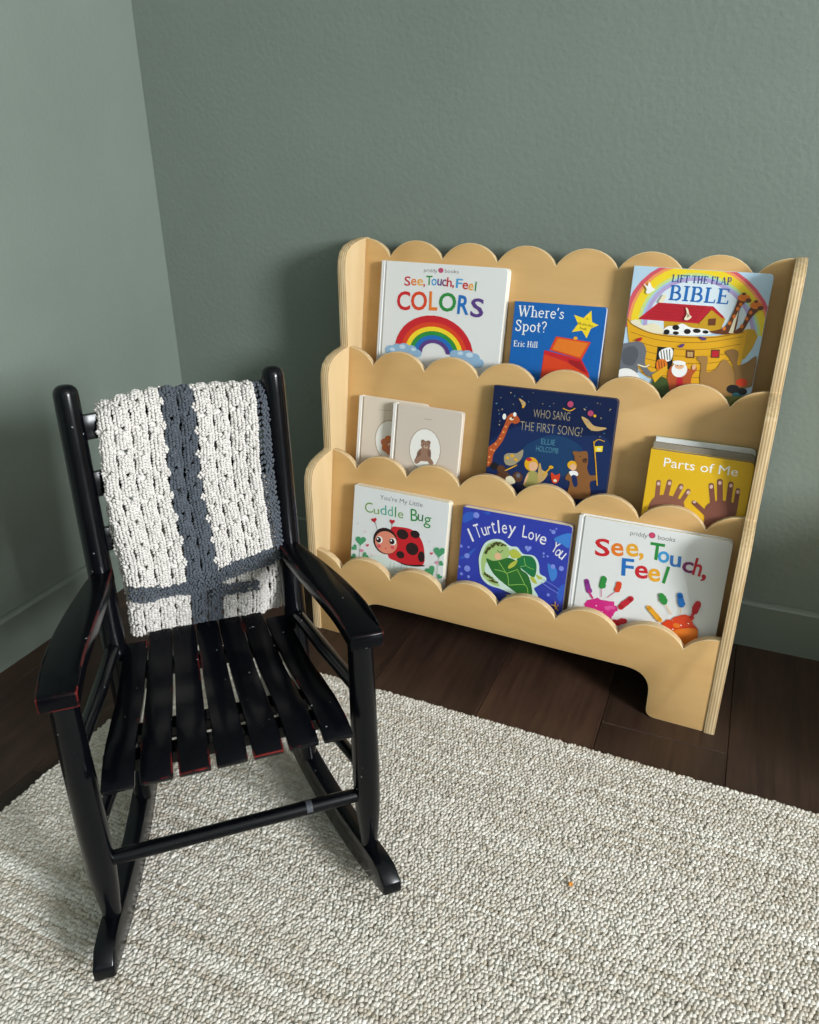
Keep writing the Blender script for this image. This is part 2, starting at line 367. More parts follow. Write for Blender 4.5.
# stepped side panels (outline in y, z; forward is -y)
prof = [(0.020, 0.0), (0.020, 0.676), (0.014, 0.690), (0.0, 0.6905), (-0.030, 0.688), (-0.054, 0.683), (-0.069, 0.6735), (-0.0762, 0.660), (-0.0785, 0.640),
        (-0.0795, 0.514), (-0.082, 0.512), (-0.106, 0.510), (-0.130, 0.505), (-0.145, 0.4955), (-0.152, 0.482), (-0.154, 0.463), (-0.1555, 0.343),
        (-0.158, 0.341), (-0.180, 0.339), (-0.204, 0.334), (-0.219, 0.325), (-0.2265, 0.311), (-0.2285, 0.292), (-0.2285, 0.0)]
for s in (0, 1):
    shelf_part('side_panel', extrude_outline(prof, 0, 0.0, ST, 0.0012, 2), [MB_side, MB_edge_x], Matrix.Translation((-ST if s == 0 else SW, 0, 0)))
def scallop_top(h, w=SW, n=7, sag=0.0287):
    p = w / n; half = p / 2; rad = (half * half + sag * sag) / (2 * sag); pts = []
    a = math.asin(half / rad)
    for k in range(n + 1):
        cx = k * p
        lo_, hi_ = (-a if k > 0 else 0.0), (a if k < n else 0.0)
        st = 12 if 0 < k < n else 7
        for j in range(st):
            t = lo_ + (hi_ - lo_) * j / (st - 1) if True else 0
            pts.append((cx + rad * math.sin(t), h - rad + rad * math.cos(t)))
    out = [pts[0]]
    for q in pts[1:]:
        if (Vector(q) - Vector(out[-1])).length > 1e-5: out.append(q)
    return out
for i, (q, zt) in enumerate(PAN[:3]):
    zb = FL[i] - 0.012; L = (zt - zb) / math.cos(math.atan(LEAN))
    top = scallop_top(L); pts = [(SW, 0.0)] + [(0.0, 0.0)] + top
    M = Matrix.Translation((0, -q - LEAN * (zt - zb), zb)) @ Matrix.Rotation(-math.atan(LEAN), 4, 'X')
    shelf_part('scalloped_panel', extrude_outline(pts, 1, 0.0, PT, 0.0009, 2), [MB_face, MB_edge_y], M)
foot = [(SW, 0), (0.609, 0), (0.609, 0.0855), (0.091, 0.0855), (0.091, 0), (0.0, 0)]
low = round_corners(foot, [0, 0.016, 0.042, 0.042, 0.016, 0], 8)
shelf_part('scalloped_panel', extrude_outline(low + scallop_top(PAN[3][1]), 1, 0.0, PT, 0.0009, 2), [MB_face, MB_edge_y], Matrix.Translation((0, -0.2267, 0)))
for i in range(3):
    zt = FL[i]; y1 = -(PAN[i][0] + LEAN * (PAN[i][1] - zt)) ; y0 = -(PAN[i + 1][0] + (LEAN * (PAN[i + 1][1] - zt) if i < 2 else 0)) + PT + 0.0006
    shelf_part('ledge', box_bm(0, SW, y0, y1 - 0.001, zt - 0.010, zt, 0.0006, 1), [MB_face])

# ------------------------------------------------------------------ printed lettering and artwork for the covers
def arcp(cx, cy, rx, ry, a0, a1, n=10): return [(cx + rx * math.cos(R(a0 + (a1 - a0) * k / n)), cy + ry * math.sin(R(a0 + (a1 - a0) * k / n))) for k in range(n + 1)]
TK, TN, SF = 0.15, 0.055, 0.08      # stem, hairline, serif weights (cap height = 1)
def bar(x0, x1, y, w=SF): return ([(x0, y), (x1, y)], w)
def stem(x, y0, y1, w=TK): return ([(x, y0), (x, y1)], w)
SERIF = {
 'B': (0.76, [stem(.19, 0, 1), bar(.04, .42, .975), bar(.04, .42, .025), bar(.19, .42, .52), (arcp(.40, .75, .18, .225, 90, -90), .12), (arcp(.42, .27, .24, .245, 90, -90), .13)]),
 'I': (0.42, [stem(.21, 0, 1), bar(.04, .38, .975), bar(.04, .38, .025)]),
 'L': (0.68, [stem(.19, 0, 1), bar(.04, .36, .975), bar(.04, .63, .025), ([(.62, .0), (.64, .24)], .06)]),
 'E': (0.72, [stem(.19, 0, 1), bar(.04, .62, .975), bar(.04, .65, .025), bar(.19, .48, .52), ([(.61, 1.0), (.62, .78)], .06), ([(.64, .0), (.66, .24)], .06), ([(.48, .42), (.48, .62)], .05)]),
 'F': (0.66, [stem(.19, 0, 1), bar(.04, .6, .975), bar(.05, .35, .025), bar(.19, .46, .52), ([(.6, 1.0), (.61, .76)], .06), ([(.46, .42), (.46, .62)], .05)]),
 'T': (0.72, [stem(.36, 0, 1), bar(.04, .68, .975), bar(.2, .52, .025), ([(.05, 1.0), (.04, .76)], .06), ([(.67, 1.0), (.68, .76)], .06)]),
 'H': (0.84, [stem(.19, 0, 1), stem(.65, 0, 1), bar(.05, .33, .975), bar(.05, .33, .025), bar(.51, .79, .975), bar(.51, .79, .025), bar(.19, .65, .52)]),
 'A': (0.80, [([(.1, 0), (.4, 1.0)], .06), ([(.4, 1.0), (.68, 0)], .14), bar(.2, .58, .33), bar(.0, .22, .025), bar(.54, .8, .025)]),
 'P': (0.66, [stem(.19, 0, 1), bar(.04, .38, .975), bar(.05, .35, .025), bar(.19, .38, .46), (arcp(.38, .72, .2, .25, 90, -90), .12)]),
 'W': (1.12, [([(.1, 1), (.33, 0)], .14), ([(.33, 0), (.56, .95)], .06), ([(.52, 1), (.76, 0)], .14), ([(.76, 0), (1.0, 1)], .06), bar(.0, .24, .975), bar(.44, .66, .975), bar(.88, 1.12, .975)]),
 'S': (0.60, [(catmull([(.48, .74), (.42, .92), (.26, .98), (.12, .86), (.16, .66), (.34, .52), (.48, .36), (.48, .14), (.32, .02), (.16, .06), (.08, .26)], 3), .10), ([(.49, .7), (.5, .98)], .05), ([(.07, .02), (.07, .3)], .05)]),
 'h': (0.66, [stem(.16, 0, 1.02, .12), bar(.03, .3, .02), bar(.03, .16, 1.0), bar(.38, .64, .02), (arcp(.32, .42, .18, .22, 170, 0), .07), stem(.5, 0, .44, .12)]),
 'e': (0.54, [(arcp(.27, .32, .2, .3, 0, 315, 16), .09), bar(.08, .46, .36)]),
 'r': (0.48, [stem(.17, 0, .64, .12), bar(.04, .32, .02), bar(.05, .17, .62), (arcp(.32, .46, .14, .16, 170, 50), .08)]),
 "'": (0.22, [([(.12, 1.0), (.08, .72)], .09)]),
 's': (0.46, [(catmull([(.36, .48), (.3, .6), (.18, .61), (.1, .5), (.2, .37), (.34, .26), (.36, .12), (.22, .03), (.1, .06), (.06, .18)], 3), .08)]),
 'p': (0.64, [stem(.16, -.34, .64, .12), bar(.03, .31, -.32), bar(.04, .16, .62), (arcp(.34, .32, .2, .3, 140, -140, 14), .09)]),
 'o': (0.58, [(arcp(.29, .32, .21, .3, 0, 360, 18), .10)]),
 't': (0.40, [stem(.18, .08, .86, .11), bar(.03, .36, .6), (arcp(.28, .12, .1, .11, 180, 300), .06)]),
 '?': (0.50, [(catmull([(.08, .78), (.14, .94), (.28, .98), (.4, .84), (.36, .62), (.24, .46), (.23, .28)], 3), .09), ([(.2, .06), (.28, .06)], .1)]),
 'i': (0.34, [stem(.17, 0, .64, .12), bar(.04, .31, .02), bar(.05, .17, .62), ([(.12, .86), (.22, .86)], .11)]),
 'c': (0.50, [(arcp(.28, .32, .2, .3, 40, 320, 14), .09)]),
 'l': (0.32, [stem(.16, 0, 1.02, .12), bar(.03, .3, .02), bar(.04, .16, 1.0)]),
 ' ': (0.32, []),
}
def ribbon(pts, w, round_caps=False, closed_tol=1e-6):
    P = [Vector((p[0], p[1])) for p in pts]; n = len(P); Ls = []; Rs = []
    for i in range(n):
        d = (P[min(i + 1, n - 1)] - P[max(i - 1, 0)])
        d = d.normalized() if d.length > 1e-9 else Vector((1, 0)); nn = Vector((-d.y, d.x)) * (w / 2); Ls.append(P[i] + nn); Rs.append(P[i] - nn)
    polys = [[Ls[i], Ls[i + 1], Rs[i + 1], Rs[i]] for i in range(n - 1)]
    if round_caps:
        for c in (P[0], P[-1]): polys.append([c + Vector((math.cos(2 * math.pi * k / 14), math.sin(2 * math.pi * k / 14))) * (w / 2) for k in range(14)])
    return polys
def tri_poly(poly):
    t = geometry.tessellate_polygon([[Vector((p[0], p[1], 0)) for p in poly]]); return [[poly[i] for i in f] for f in t]
def clip_poly(poly, x0, x1, y0, y1):
    def cut(P, f, inter):
        out = []
        for i in range(len(P)):
            a, b = P[i - 1], P[i]; fa, fb = f(a), f(b)
            if fa != fb: out.append(inter(a, b))
            if fb: out.append(b)
        return out
    P = [(p[0], p[1]) for p in poly]
    for k, lim, sgn in ((0, x0, 1), (0, x1, -1), (1, y0, 1), (1, y1, -1)):
        if not P: return []
        P = cut(P, lambda p: (p[k] - lim) * sgn >= 0, lambda a, b: tuple(a[j] + (b[j] - a[j]) * (lim - a[k]) / (b[k] - a[k]) for j in (0, 1)))
    return P
_glyph = {}
def load_glyphs(keys):
    obs = []
    for s, wt in keys:
        c = bpy.data.curves.new('lettering', 'FONT'); c.body = s; c.size = 1.0; c.offset = wt; c.resolution_u = 3; c.fill_mode = 'FRONT'
        o = bpy.data.objects.new('lettering', c); col.objects.link(o); obs.append(((s, wt), o, c))
    bpy.context.view_layer.update(); dg = bpy.context.evaluated_depsgraph_get()
    for key, o, c in obs:
        me = o.evaluated_get(dg).to_mesh(); _glyph[key] = [[(me.vertices[i].co.x, me.vertices[i].co.y) for i in p.vertices] for p in me.polygons]
        o.evaluated_get(dg).to_mesh_clear()
    for key, o, c in obs: bpy.data.objects.remove(o); bpy.data.curves.remove(c)
def text_polys(s, a, b, hgt, style, wt):
    a = Vector(a); b = Vector(b); d = b - a; W = d.length; d.normalize(); n = Vector((-d.y, d.x))
    if style == 'f':
        polys = []; x = 0.0
        for i, ch in enumerate(s):
            small = False
            adv, st = SERIF[ch]
            for pts, w in st: polys += [[(p.x + x, p.y) for p in q] for q in ribbon(pts, w * wt)]
            x += adv + 0.02
        x0, x1, ym = 0.0, x, 1.0
    else:
        off = -0.012 if style == 'n' else wt
        polys = _glyph[(s, off)]
        xs = [p[0] for q in polys for p in q]; ys = [p[1] for q in polys for p in q]; x0, x1, ym = min(xs), max(xs), max(ys)
    sx = W / (x1 - x0); sy = hgt / ym
    if s in (',', "'"): sy = sx
    if s in ('I', 'l'):
        sx = sy * 0.95; a = a + d * ((W - (x1 - x0) * sx) / 2)
    return [[tuple(a + d * ((p[0] - x0) * sx) + n * (p[1] * sy)) for p in q] for q in polys]

ART = {
 'colors': [
  ('t','publisher_lettering','grey','priddy',(82.5,-14.5),(107.6,-14.4),6.1,'s',0.0),
  ('e','publisher_mark','rose',(113.8,-10.4),4.9,4.3,0),
  ('t','publisher_lettering','grey','books',(121.4,-13.5),(146.7,-13.4),6.0,'s',0.0),
  ('t','title_lettering','crimson','S',(46.7,-39.5),(58.6,-39.4),15.4,'x',0.012),
  ('t','title_lettering','orange','e',(59.7,-38.3),(70.3,-37.9),11.0,'x',0.012),
  ('t','title_lettering','amber','e',(71.5,-37.8),(82.8,-37.4),10.9,'x',0.012),
  ('t','title_lettering','crimson',',',(83.2,-37.4),(86.5,-37.5),10.9,'x',0.012),
  ('t','title_lettering','green','T',(88.1,-36.0),(100.0,-35.5),15.4,'x',0.012),
  ('t','title_lettering','sky','o',(98.4,-35.6),(108.2,-35.3),10.8,'x',0.012),
  ('t','title_lettering','purple','u',(109.0,-34.9),(117.2,-35.1),10.8,'x',0.012),
  ('t','title_lettering','plum','c',(118.1,-35.4),(126.2,-35.2),10.8,'x',0.012),
  ('t','title_lettering','crimson','h',(126.7,-35.9),(136.0,-35.9),15.2,'x',0.012),
  ('t','title_lettering','crimson',',',(136.8,-35.5),(140.4,-35.6),10.7,'x',0.012),
  ('t','title_lettering','sky','F',(143.8,-36.8),(155.4,-36.8),15.0,'x',0.012),
  ('t','title_lettering','red','e',(155.9,-37.8),(165.9,-37.8),10.7,'x',0.012),
  ('t','title_lettering','amber','e',(166.8,-38.8),(175.5,-38.9),10.7,'x',0.012),
  ('t','title_lettering','green','l',(177.5,-39.5),(181.5,-39.6),15.0,'x',0.012),
  ('t','title_lettering','red','C',(36.1,-81.4),(61.7,-79.7),31.4,'x',0.018),
  ('t','title_lettering','vermilion','O',(63.0,-79.2),(93.6,-77.5),31.1,'x',0.018),
  ('t','title_lettering','orange','L',(97.4,-76.9),(113.1,-76.3),30.9,'x',0.018),
  ('t','title_lettering','green','O',(116.1,-77.2),(147.8,-75.4),30.7,'x',0.018),
  ('t','title_lettering','blue','R',(150.1,-78.5),(171.1,-78.9),30.5,'x',0.018),
  ('t','title_lettering','purple','S',(174.2,-81.2),(197.6,-81.1),30.2,'x',0.018),
  ('p','rainbow_print','red',0,[(36.9,-151.4),(37.2,-139.9),(39.9,-128.7),(44.9,-118.3),(51.8,-108.9),(60.7,-100.9),(71.0,-94.4),(82.5,-89.6),(94.9,-86.7),(107.7,-85.7),(120.6,-86.6),(133.2,-89.4),(145.1,-94.0),(156.0,-100.2),(165.7,-107.9),(173.7,-116.8),(180.0,-126.6),(184.3,-137.2),(186.5,-148.2),(175.2,-148.5),(173.4,-139.4),(169.8,-130.7),(164.5,-122.6),(157.7,-115.3),(149.5,-108.9),(140.3,-103.8),(130.2,-100.1),(119.6,-97.8),(108.7,-97.1),(97.9,-98.0),(87.5,-100.4),(77.7,-104.4),(69.1,-109.7),(61.7,-116.4),(55.8,-124.1),(51.7,-132.6),(49.4,-141.7),(49.1,-151.1)]),
  ('p','rainbow_print','vermilion',0,[(49.1,-151.1),(49.4,-141.7),(51.7,-132.6),(55.8,-124.1),(61.7,-116.4),(69.1,-109.7),(77.7,-104.4),(87.5,-100.4),(97.9,-98.0),(108.7,-97.1),(119.6,-97.8),(130.2,-100.1),(140.3,-103.8),(149.5,-108.9),(157.7,-115.3),(164.5,-122.6),(169.8,-130.7),(173.4,-139.4),(175.2,-148.5),(167.0,-148.6),(165.5,-140.9),(162.4,-133.4),(157.8,-126.4),(151.9,-120.1),(144.8,-114.6),(136.8,-110.3),(128.0,-107.1),(118.8,-105.1),(109.3,-104.5),(100.0,-105.3),(90.9,-107.4),(82.5,-110.8),(75.0,-115.4),(68.6,-121.1),(63.5,-127.8),(60.0,-135.1),(58.1,-142.9),(57.8,-151.0)]),
  ('p','rainbow_print','yellow',0,[(57.8,-151.0),(58.1,-142.9),(60.0,-135.1),(63.5,-127.8),(68.6,-121.1),(75.0,-115.4),(82.5,-110.8),(90.9,-107.4),(100.0,-105.3),(109.3,-104.5),(118.8,-105.1),(128.0,-107.1),(136.8,-110.3),(144.8,-114.6),(151.9,-120.1),(157.8,-126.4),(162.4,-133.4),(165.5,-140.9),(167.0,-148.6),(158.9,-148.8),(157.6,-142.3),(154.9,-136.0),(151.1,-130.2),(146.1,-124.9),(140.1,-120.4),(133.3,-116.7),(125.8,-114.0),(118.0,-112.4),(110.0,-111.9),(102.0,-112.6),(94.4,-114.4),(87.3,-117.3),(80.9,-121.1),(75.5,-125.9),(71.3,-131.4),(68.3,-137.6),(66.7,-144.1),(66.5,-150.8)]),
  ('p','rainbow_print','green',0,[(66.5,-150.8),(66.7,-144.1),(68.3,-137.6),(71.3,-131.4),(75.5,-125.9),(80.9,-121.1),(87.3,-117.3),(94.4,-114.4),(102.0,-112.6),(110.0,-111.9),(118.0,-112.4),(125.8,-114.0),(133.3,-116.7),(140.1,-120.4),(146.1,-124.9),(151.1,-130.2),(154.9,-136.0),(157.6,-142.3),(158.9,-148.8),(150.7,-149.0),(149.6,-143.7),(147.5,-138.6),(144.3,-133.8),(140.2,-129.5),(135.3,-125.8),(129.7,-122.9),(123.6,-120.7),(117.2,-119.4),(110.6,-119.0),(104.1,-119.6),(97.8,-121.0),(92.0,-123.4),(86.8,-126.5),(82.4,-130.4),(79.0,-134.9),(76.5,-139.9),(75.2,-145.2),(75.1,-150.6)]),
  ('p','rainbow_print','blue',0,[(75.1,-150.6),(75.2,-145.2),(76.5,-139.9),(79.0,-134.9),(82.4,-130.4),(86.8,-126.5),(92.0,-123.4),(97.8,-121.0),(104.1,-119.6),(110.6,-119.0),(117.2,-119.4),(123.6,-120.7),(129.7,-122.9),(135.3,-125.8),(140.2,-129.5),(144.3,-133.8),(147.5,-138.6),(149.6,-143.7),(150.7,-149.0),(143.3,-149.1),(142.4,-145.1),(140.7,-141.1),(138.2,-137.5),(134.9,-134.2),(131.0,-131.3),(126.5,-129.0),(121.6,-127.4),(116.5,-126.4),(111.2,-126.1),(106.0,-126.6),(101.0,-127.7),(96.4,-129.5),(92.2,-131.9),(88.7,-134.9),(85.9,-138.4),(84.0,-142.2),(82.9,-146.3),(82.8,-150.4)]),
  ('p','rainbow_print','purple',0,[(82.8,-150.4),(82.9,-146.3),(84.0,-142.2),(85.9,-138.4),(88.7,-134.9),(92.2,-131.9),(96.4,-129.5),(101.0,-127.7),(106.0,-126.6),(111.2,-126.1),(116.5,-126.4),(121.6,-127.4),(126.5,-129.0),(131.0,-131.3),(134.9,-134.2),(138.2,-137.5),(140.7,-141.1),(142.4,-145.1),(143.3,-149.1),(135.8,-149.3),(135.2,-146.3),(133.9,-143.4),(132.0,-140.8),(129.6,-138.3),(126.6,-136.3),(123.2,-134.6),(119.6,-133.4),(115.7,-132.7),(111.8,-132.5),(107.9,-132.8),(104.1,-133.7),(100.6,-135.0),(97.5,-136.8),(94.9,-139.0),(92.8,-141.5),(91.3,-144.3),(90.5,-147.2),(90.5,-150.3)]),
  ('e','cloud_print','cloud',(29.1,-152.6),11.4,8.6,0),
  ('e','cloud_print','cloud',(41.9,-148.6),11.4,8.5,0),
  ('e','cloud_print','cloud',(54.9,-146.9),12.1,9.1,0),
  ('e','cloud_print','cloud',(69.3,-148.5),11.2,8.5,0),
  ('e','cloud_print','cloud',(80.4,-153.2),9.5,7.1,0),
  ('e','cloud_print','cloud',(59.0,-155.4),15.6,11.7,0),
  ('e','cloud_print','cloud',(37.3,-157.6),11.5,8.5,0),
  ('e','cloud_print','cloud',(153.4,-147.5),9.9,7.7,0),
  ('e','cloud_print','cloud',(163.7,-147.6),10.6,8.2,0),
  ('e','cloud_print','cloud',(175.9,-147.8),12.1,9.6,0),
  ('e','cloud_print','cloud',(189.1,-150.2),10.4,8.2,0),
  ('e','cloud_print','cloud',(197.9,-157.8),9.6,7.6,0),
  ('e','cloud_print','cloud',(181.0,-158.5),16.1,12.8,0),
  ('e','cloud_print','cloud',(160.6,-158.1),10.6,8.3,0),
  ('e','cloud_print','cloudlight',(32.5,-151.1),5.2,3.2,0),
  ('e','cloud_print','cloudlight',(51.7,-144.5),6.0,3.8,0),
  ('e','cloud_print','cloudlight',(73.5,-147.0),4.7,2.9,0),
  ('e','cloud_print','cloudlight',(162.6,-144.7),4.8,3.1,0),
  ('e','cloud_print','cloudlight',(179.8,-145.9),6.4,4.2,0),
 ],
 'spot': [
  ('t','title_lettering','white',"Where's",(7.4,-23.7),(86.0,-22.9),17.3,'f',1),
  ('t','title_lettering','white','Spot?',(4.5,-47.4),(59.5,-46.8),17.4,'f',1),
  ('t','author_lettering','white','Eric Hill',(4.5,-73.1),(46.8,-71.9),9.4,'f',1.0),
  ('p','star_print','yellow',0,[(128.1,-6.4),(131.4,-24.1),(142.5,-28.1),(130.8,-34.2),(125.9,-50.0),(116.8,-38.4),(100.6,-42.2),(109.2,-28.6),(101.1,-15.0),(116.8,-18.8)]),
  ('t','star_lettering','ink','A',(121.5,-20.9),(124.7,-21.3),3.0,'s',0.0),
  ('t','star_lettering','ink','lift-the-flap',(108.6,-29.2),(133.7,-32.2),3.9,'s',0.0),
  ('t','star_lettering','ink','book',(112.7,-36.3),(124.0,-37.8),4.0,'s',0.0),
  ('p','toy_chest_print','vermilion',0,[(75.8,-51.1),(133.6,-55.5),(122.0,-84.6),(67.0,-73.9)]),
  ('p','toy_chest_print','orange',0,[(79.4,-53.9),(129.7,-57.7),(119.0,-81.1),(71.7,-72.2)]),
  ('p','toy_chest_print','red',0,[(58.7,-74.7),(122.0,-84.6),(136.2,-105.2),(137.5,-143.2),(56.2,-139.4)]),
  ('p','toy_chest_print','darkred',0,[(99.6,-86.1),(120.8,-87.9),(132.5,-104.0),(108.2,-103.3)]),
  ('p','toy_chest_print','vermilion',0,[(59.5,-81.0),(96.8,-90.2),(137.9,-108.8),(139.9,-149.3),(56.9,-145.9)]),
  ('e','toy_chest_print','amber',(107.9,-51.5),3.5,2.8,0),
 ],
 'bible': [
  ('p','rainbow_print','palesky',0,[(21.8,-91.3),(20.9,-76.6),(22.9,-62.5),(27.4,-49.3),(34.5,-37.5),(43.8,-27.4),(55.0,-19.3),(67.7,-13.4),(81.5,-9.8),(96.0,-8.7),(110.8,-10.0),(125.5,-13.6),(139.5,-19.5),(152.6,-27.3),(164.4,-37.0),(174.6,-48.2),(182.8,-60.6),(188.9,-73.9),(192.7,-87.7),(111.2,-89.4),(111.2,-89.1),(111.0,-88.9),(110.9,-88.6),(110.7,-88.4),(110.5,-88.2),(110.2,-88.0),(109.9,-87.9),(109.7,-87.9),(109.4,-87.8),(109.1,-87.9),(108.9,-87.9),(108.6,-88.1),(108.4,-88.2),(108.3,-88.4),(108.1,-88.7),(108.1,-88.9),(108.0,-89.2),(108.1,-89.5)]),
  ('p','rainbow_print','pinkred',0,[(-3.5,-91.8),(-4.5,-72.8),(-2.0,-54.4),(4.0,-37.4),(13.2,-22.2),(25.2,-9.3),(39.6,1.0),(56.0,8.5),(73.6,12.9),(92.2,14.2),(111.0,12.4),(129.6,7.6),(147.4,0.1),(164.0,-10.1),(178.9,-22.5),(191.8,-36.8),(202.3,-52.6),(210.1,-69.6),(215.0,-87.3),(209.1,-87.4),(204.4,-70.5),(197.0,-54.2),(187.1,-38.9),(174.9,-25.2),(160.7,-13.3),(145.0,-3.6),(128.2,3.6),(110.7,8.2),(92.9,9.9),(75.4,8.6),(58.8,4.3),(43.5,-2.8),(30.0,-12.7),(18.7,-25.1),(10.2,-39.7),(4.6,-56.0),(2.2,-73.5),(3.3,-91.6)]),
  ('p','rainbow_print','peach',0,[(3.3,-91.6),(2.2,-73.5),(4.6,-56.0),(10.2,-39.7),(18.7,-25.1),(30.0,-12.7),(43.5,-2.8),(58.8,4.3),(75.4,8.6),(92.9,9.9),(110.7,8.2),(128.2,3.6),(145.0,-3.6),(160.7,-13.3),(174.9,-25.2),(187.1,-38.9),(197.0,-54.2),(204.4,-70.5),(209.1,-87.4),(205.2,-87.5),(200.8,-71.2),(193.7,-55.6),(184.1,-40.9),(172.4,-27.7),(158.8,-16.3),(143.7,-7.0),(127.5,-0.1),(110.6,4.3),(93.6,5.9),(76.8,4.6),(60.8,0.5),(46.1,-6.4),(33.2,-15.9),(22.4,-27.8),(14.2,-41.8),(8.9,-57.4),(6.7,-74.1),(7.7,-91.5)]),
  ('p','rainbow_print','yellow',0,[(7.7,-91.5),(6.7,-74.1),(8.9,-57.4),(14.2,-41.8),(22.4,-27.8),(33.2,-15.9),(46.1,-6.4),(60.8,0.5),(76.8,4.6),(93.6,5.9),(110.6,4.3),(127.5,-0.1),(143.7,-7.0),(158.8,-16.3),(172.4,-27.7),(184.1,-40.9),(193.7,-55.6),(200.8,-71.2),(205.2,-87.5),(195.7,-87.7),(191.7,-73.2),(185.4,-59.3),(176.8,-46.4),(166.3,-34.6),(154.1,-24.5),(140.5,-16.3),(125.9,-10.1),(110.7,-6.3),(95.4,-5.0),(80.3,-6.1),(66.0,-9.8),(52.8,-16.0),(41.2,-24.4),(31.6,-35.0),(24.3,-47.4),(19.5,-61.2),(17.5,-76.0),(18.4,-91.3)]),
  ('p','rainbow_print','palegreen',0,[(18.4,-91.3),(17.5,-76.0),(19.5,-61.2),(24.3,-47.4),(31.6,-35.0),(41.2,-24.4),(52.8,-16.0),(66.0,-9.8),(80.3,-6.1),(95.4,-5.0),(110.7,-6.3),(125.9,-10.1),(140.5,-16.3),(154.1,-24.5),(166.3,-34.6),(176.8,-46.4),(185.4,-59.3),(191.7,-73.2),(195.7,-87.7),(191.5,-87.7),(187.7,-73.9),(181.7,-60.6),(173.5,-48.2),(163.5,-37.0),(151.9,-27.3),(138.9,-19.5),(125.0,-13.6),(110.6,-10.0),(96.0,-8.7),(81.7,-9.8),(68.1,-13.4),(55.6,-19.3),(44.6,-27.4),(35.5,-37.5),(28.6,-49.3),(24.1,-62.5),(22.3,-76.6),(23.1,-91.2)]),
  ('p','rainbow_print','paleblue2',0,[(23.1,-91.2),(22.3,-76.6),(24.1,-62.5),(28.6,-49.3),(35.5,-37.5),(44.6,-27.4),(55.6,-19.3),(68.1,-13.4),(81.7,-9.8),(96.0,-8.7),(110.6,-10.0),(125.0,-13.6),(138.9,-19.5),(151.9,-27.3),(163.5,-37.0),(173.5,-48.2),(181.7,-60.6),(187.7,-73.9),(191.5,-87.7),(188.5,-87.8),(184.9,-74.4),(179.0,-61.5),(171.2,-49.5),(161.5,-38.6),(150.2,-29.2),(137.8,-21.6),(124.4,-15.9),(110.5,-12.4),(96.5,-11.2),(82.7,-12.3),(69.6,-15.7),(57.6,-21.4),(47.0,-29.3),(38.3,-39.1),(31.6,-50.5),(27.4,-63.3),(25.6,-77.0),(26.5,-91.2)]),
  ('p','rainbow_print','lilac',0,[(26.5,-91.2),(25.6,-77.0),(27.4,-63.3),(31.6,-50.5),(38.3,-39.1),(47.0,-29.3),(57.6,-21.4),(69.6,-15.7),(82.7,-12.3),(96.5,-11.2),(110.5,-12.4),(124.4,-15.9),(137.8,-21.6),(150.2,-29.2),(161.5,-38.6),(171.2,-49.5),(179.0,-61.5),(184.9,-74.4),(188.5,-87.8),(183.1,-87.9),(179.7,-75.4),(174.3,-63.3),(166.9,-52.0),(157.9,-41.8),(147.4,-33.0),(135.8,-25.9),(123.3,-20.6),(110.4,-17.3),(97.3,-16.1),(84.5,-17.2),(72.3,-20.5),(61.2,-25.8),(51.4,-33.2),(43.3,-42.4),(37.2,-53.1),(33.2,-65.0),(31.6,-77.8),(32.5,-91.0)]),
  ('t','title_lettering','navy','LIFT THE FLAP',(58.0,-20.1),(142.8,-19.0),10.5,'f',1.25),
  ('t','title_lettering','blue','BIBLE',(57.0,-46.2),(144.5,-46.1),21.3,'f',1.1),
  ('p','ark_print','darkyellow',0,[(55.7,-74.6),(120.5,-51.5),(143.3,-67.1),(139.0,-86.7),(58.8,-94.2)]),
  ('p','ark_print','crimson',0,[(18.0,-77.2),(44.5,-51.4),(123.5,-50.9),(141.4,-65.0),(139.4,-67.4),(121.9,-56.1),(107.6,-77.3),(18.2,-78.5)]),
  ('l','ark_print','darkred',0.5,[(27.6,-74.4),(106.0,-73.5)]),
  ('l','ark_print','darkred',0.5,[(32.2,-69.7),(109.4,-69.1)]),
  ('l','ark_print','darkred',0.5,[(36.8,-65.1),(112.7,-64.6)]),
  ('l','ark_print','darkred',0.5,[(41.3,-60.4),(116.0,-60.1)]),
  ('l','ark_print','darkred',0.5,[(45.8,-55.8),(119.3,-55.7)]),
  ('l','ark_print','darkred',0.4,[(29.4,-75.6),(45.7,-53.2)]),
  ('l','ark_print','darkred',0.4,[(35.0,-75.4),(50.9,-53.0)]),
  ('l','ark_print','darkred',0.4,[(40.6,-75.1),(56.1,-52.8)]),
  ('l','ark_print','darkred',0.4,[(46.2,-74.9),(61.3,-52.6)]),
  ('l','ark_print','darkred',0.4,[(51.8,-74.7),(66.4,-52.4)]),
  ('l','ark_print','darkred',0.4,[(57.3,-74.5),(71.5,-52.2)]),
  ('l','ark_print','darkred',0.4,[(62.8,-74.3),(76.6,-52.0)]),
  ('l','ark_print','darkred',0.4,[(68.3,-74.1),(81.7,-51.7)]),
  ('l','ark_print','darkred',0.4,[(73.8,-73.9),(86.8,-51.5)]),
  ('l','ark_print','darkred',0.4,[(79.2,-73.7),(91.8,-51.3)]),
  ('l','ark_print','darkred',0.4,[(84.6,-73.4),(96.9,-51.1)]),
  ('l','ark_print','darkred',0.4,[(90.1,-73.2),(101.9,-50.9)]),
  ('l','ark_print','darkred',0.4,[(95.5,-73.0),(106.9,-50.7)]),
  ('l','ark_print','darkred',0.4,[(100.8,-72.8),(111.9,-50.5)]),
  ('p','ark_print','gold',1,[(1.2,-77.7),(11.0,-86.8),(41.0,-96.5),(87.0,-97.4),(133.9,-93.0),(169.0,-82.3),(176.1,-79.5),(185.1,-79.3),(189.8,-88.3),(185.8,-107.9),(176.7,-125.0),(165.4,-165.7),(48.4,-166.1),(18.9,-128.3),(7.5,-109.0)]),
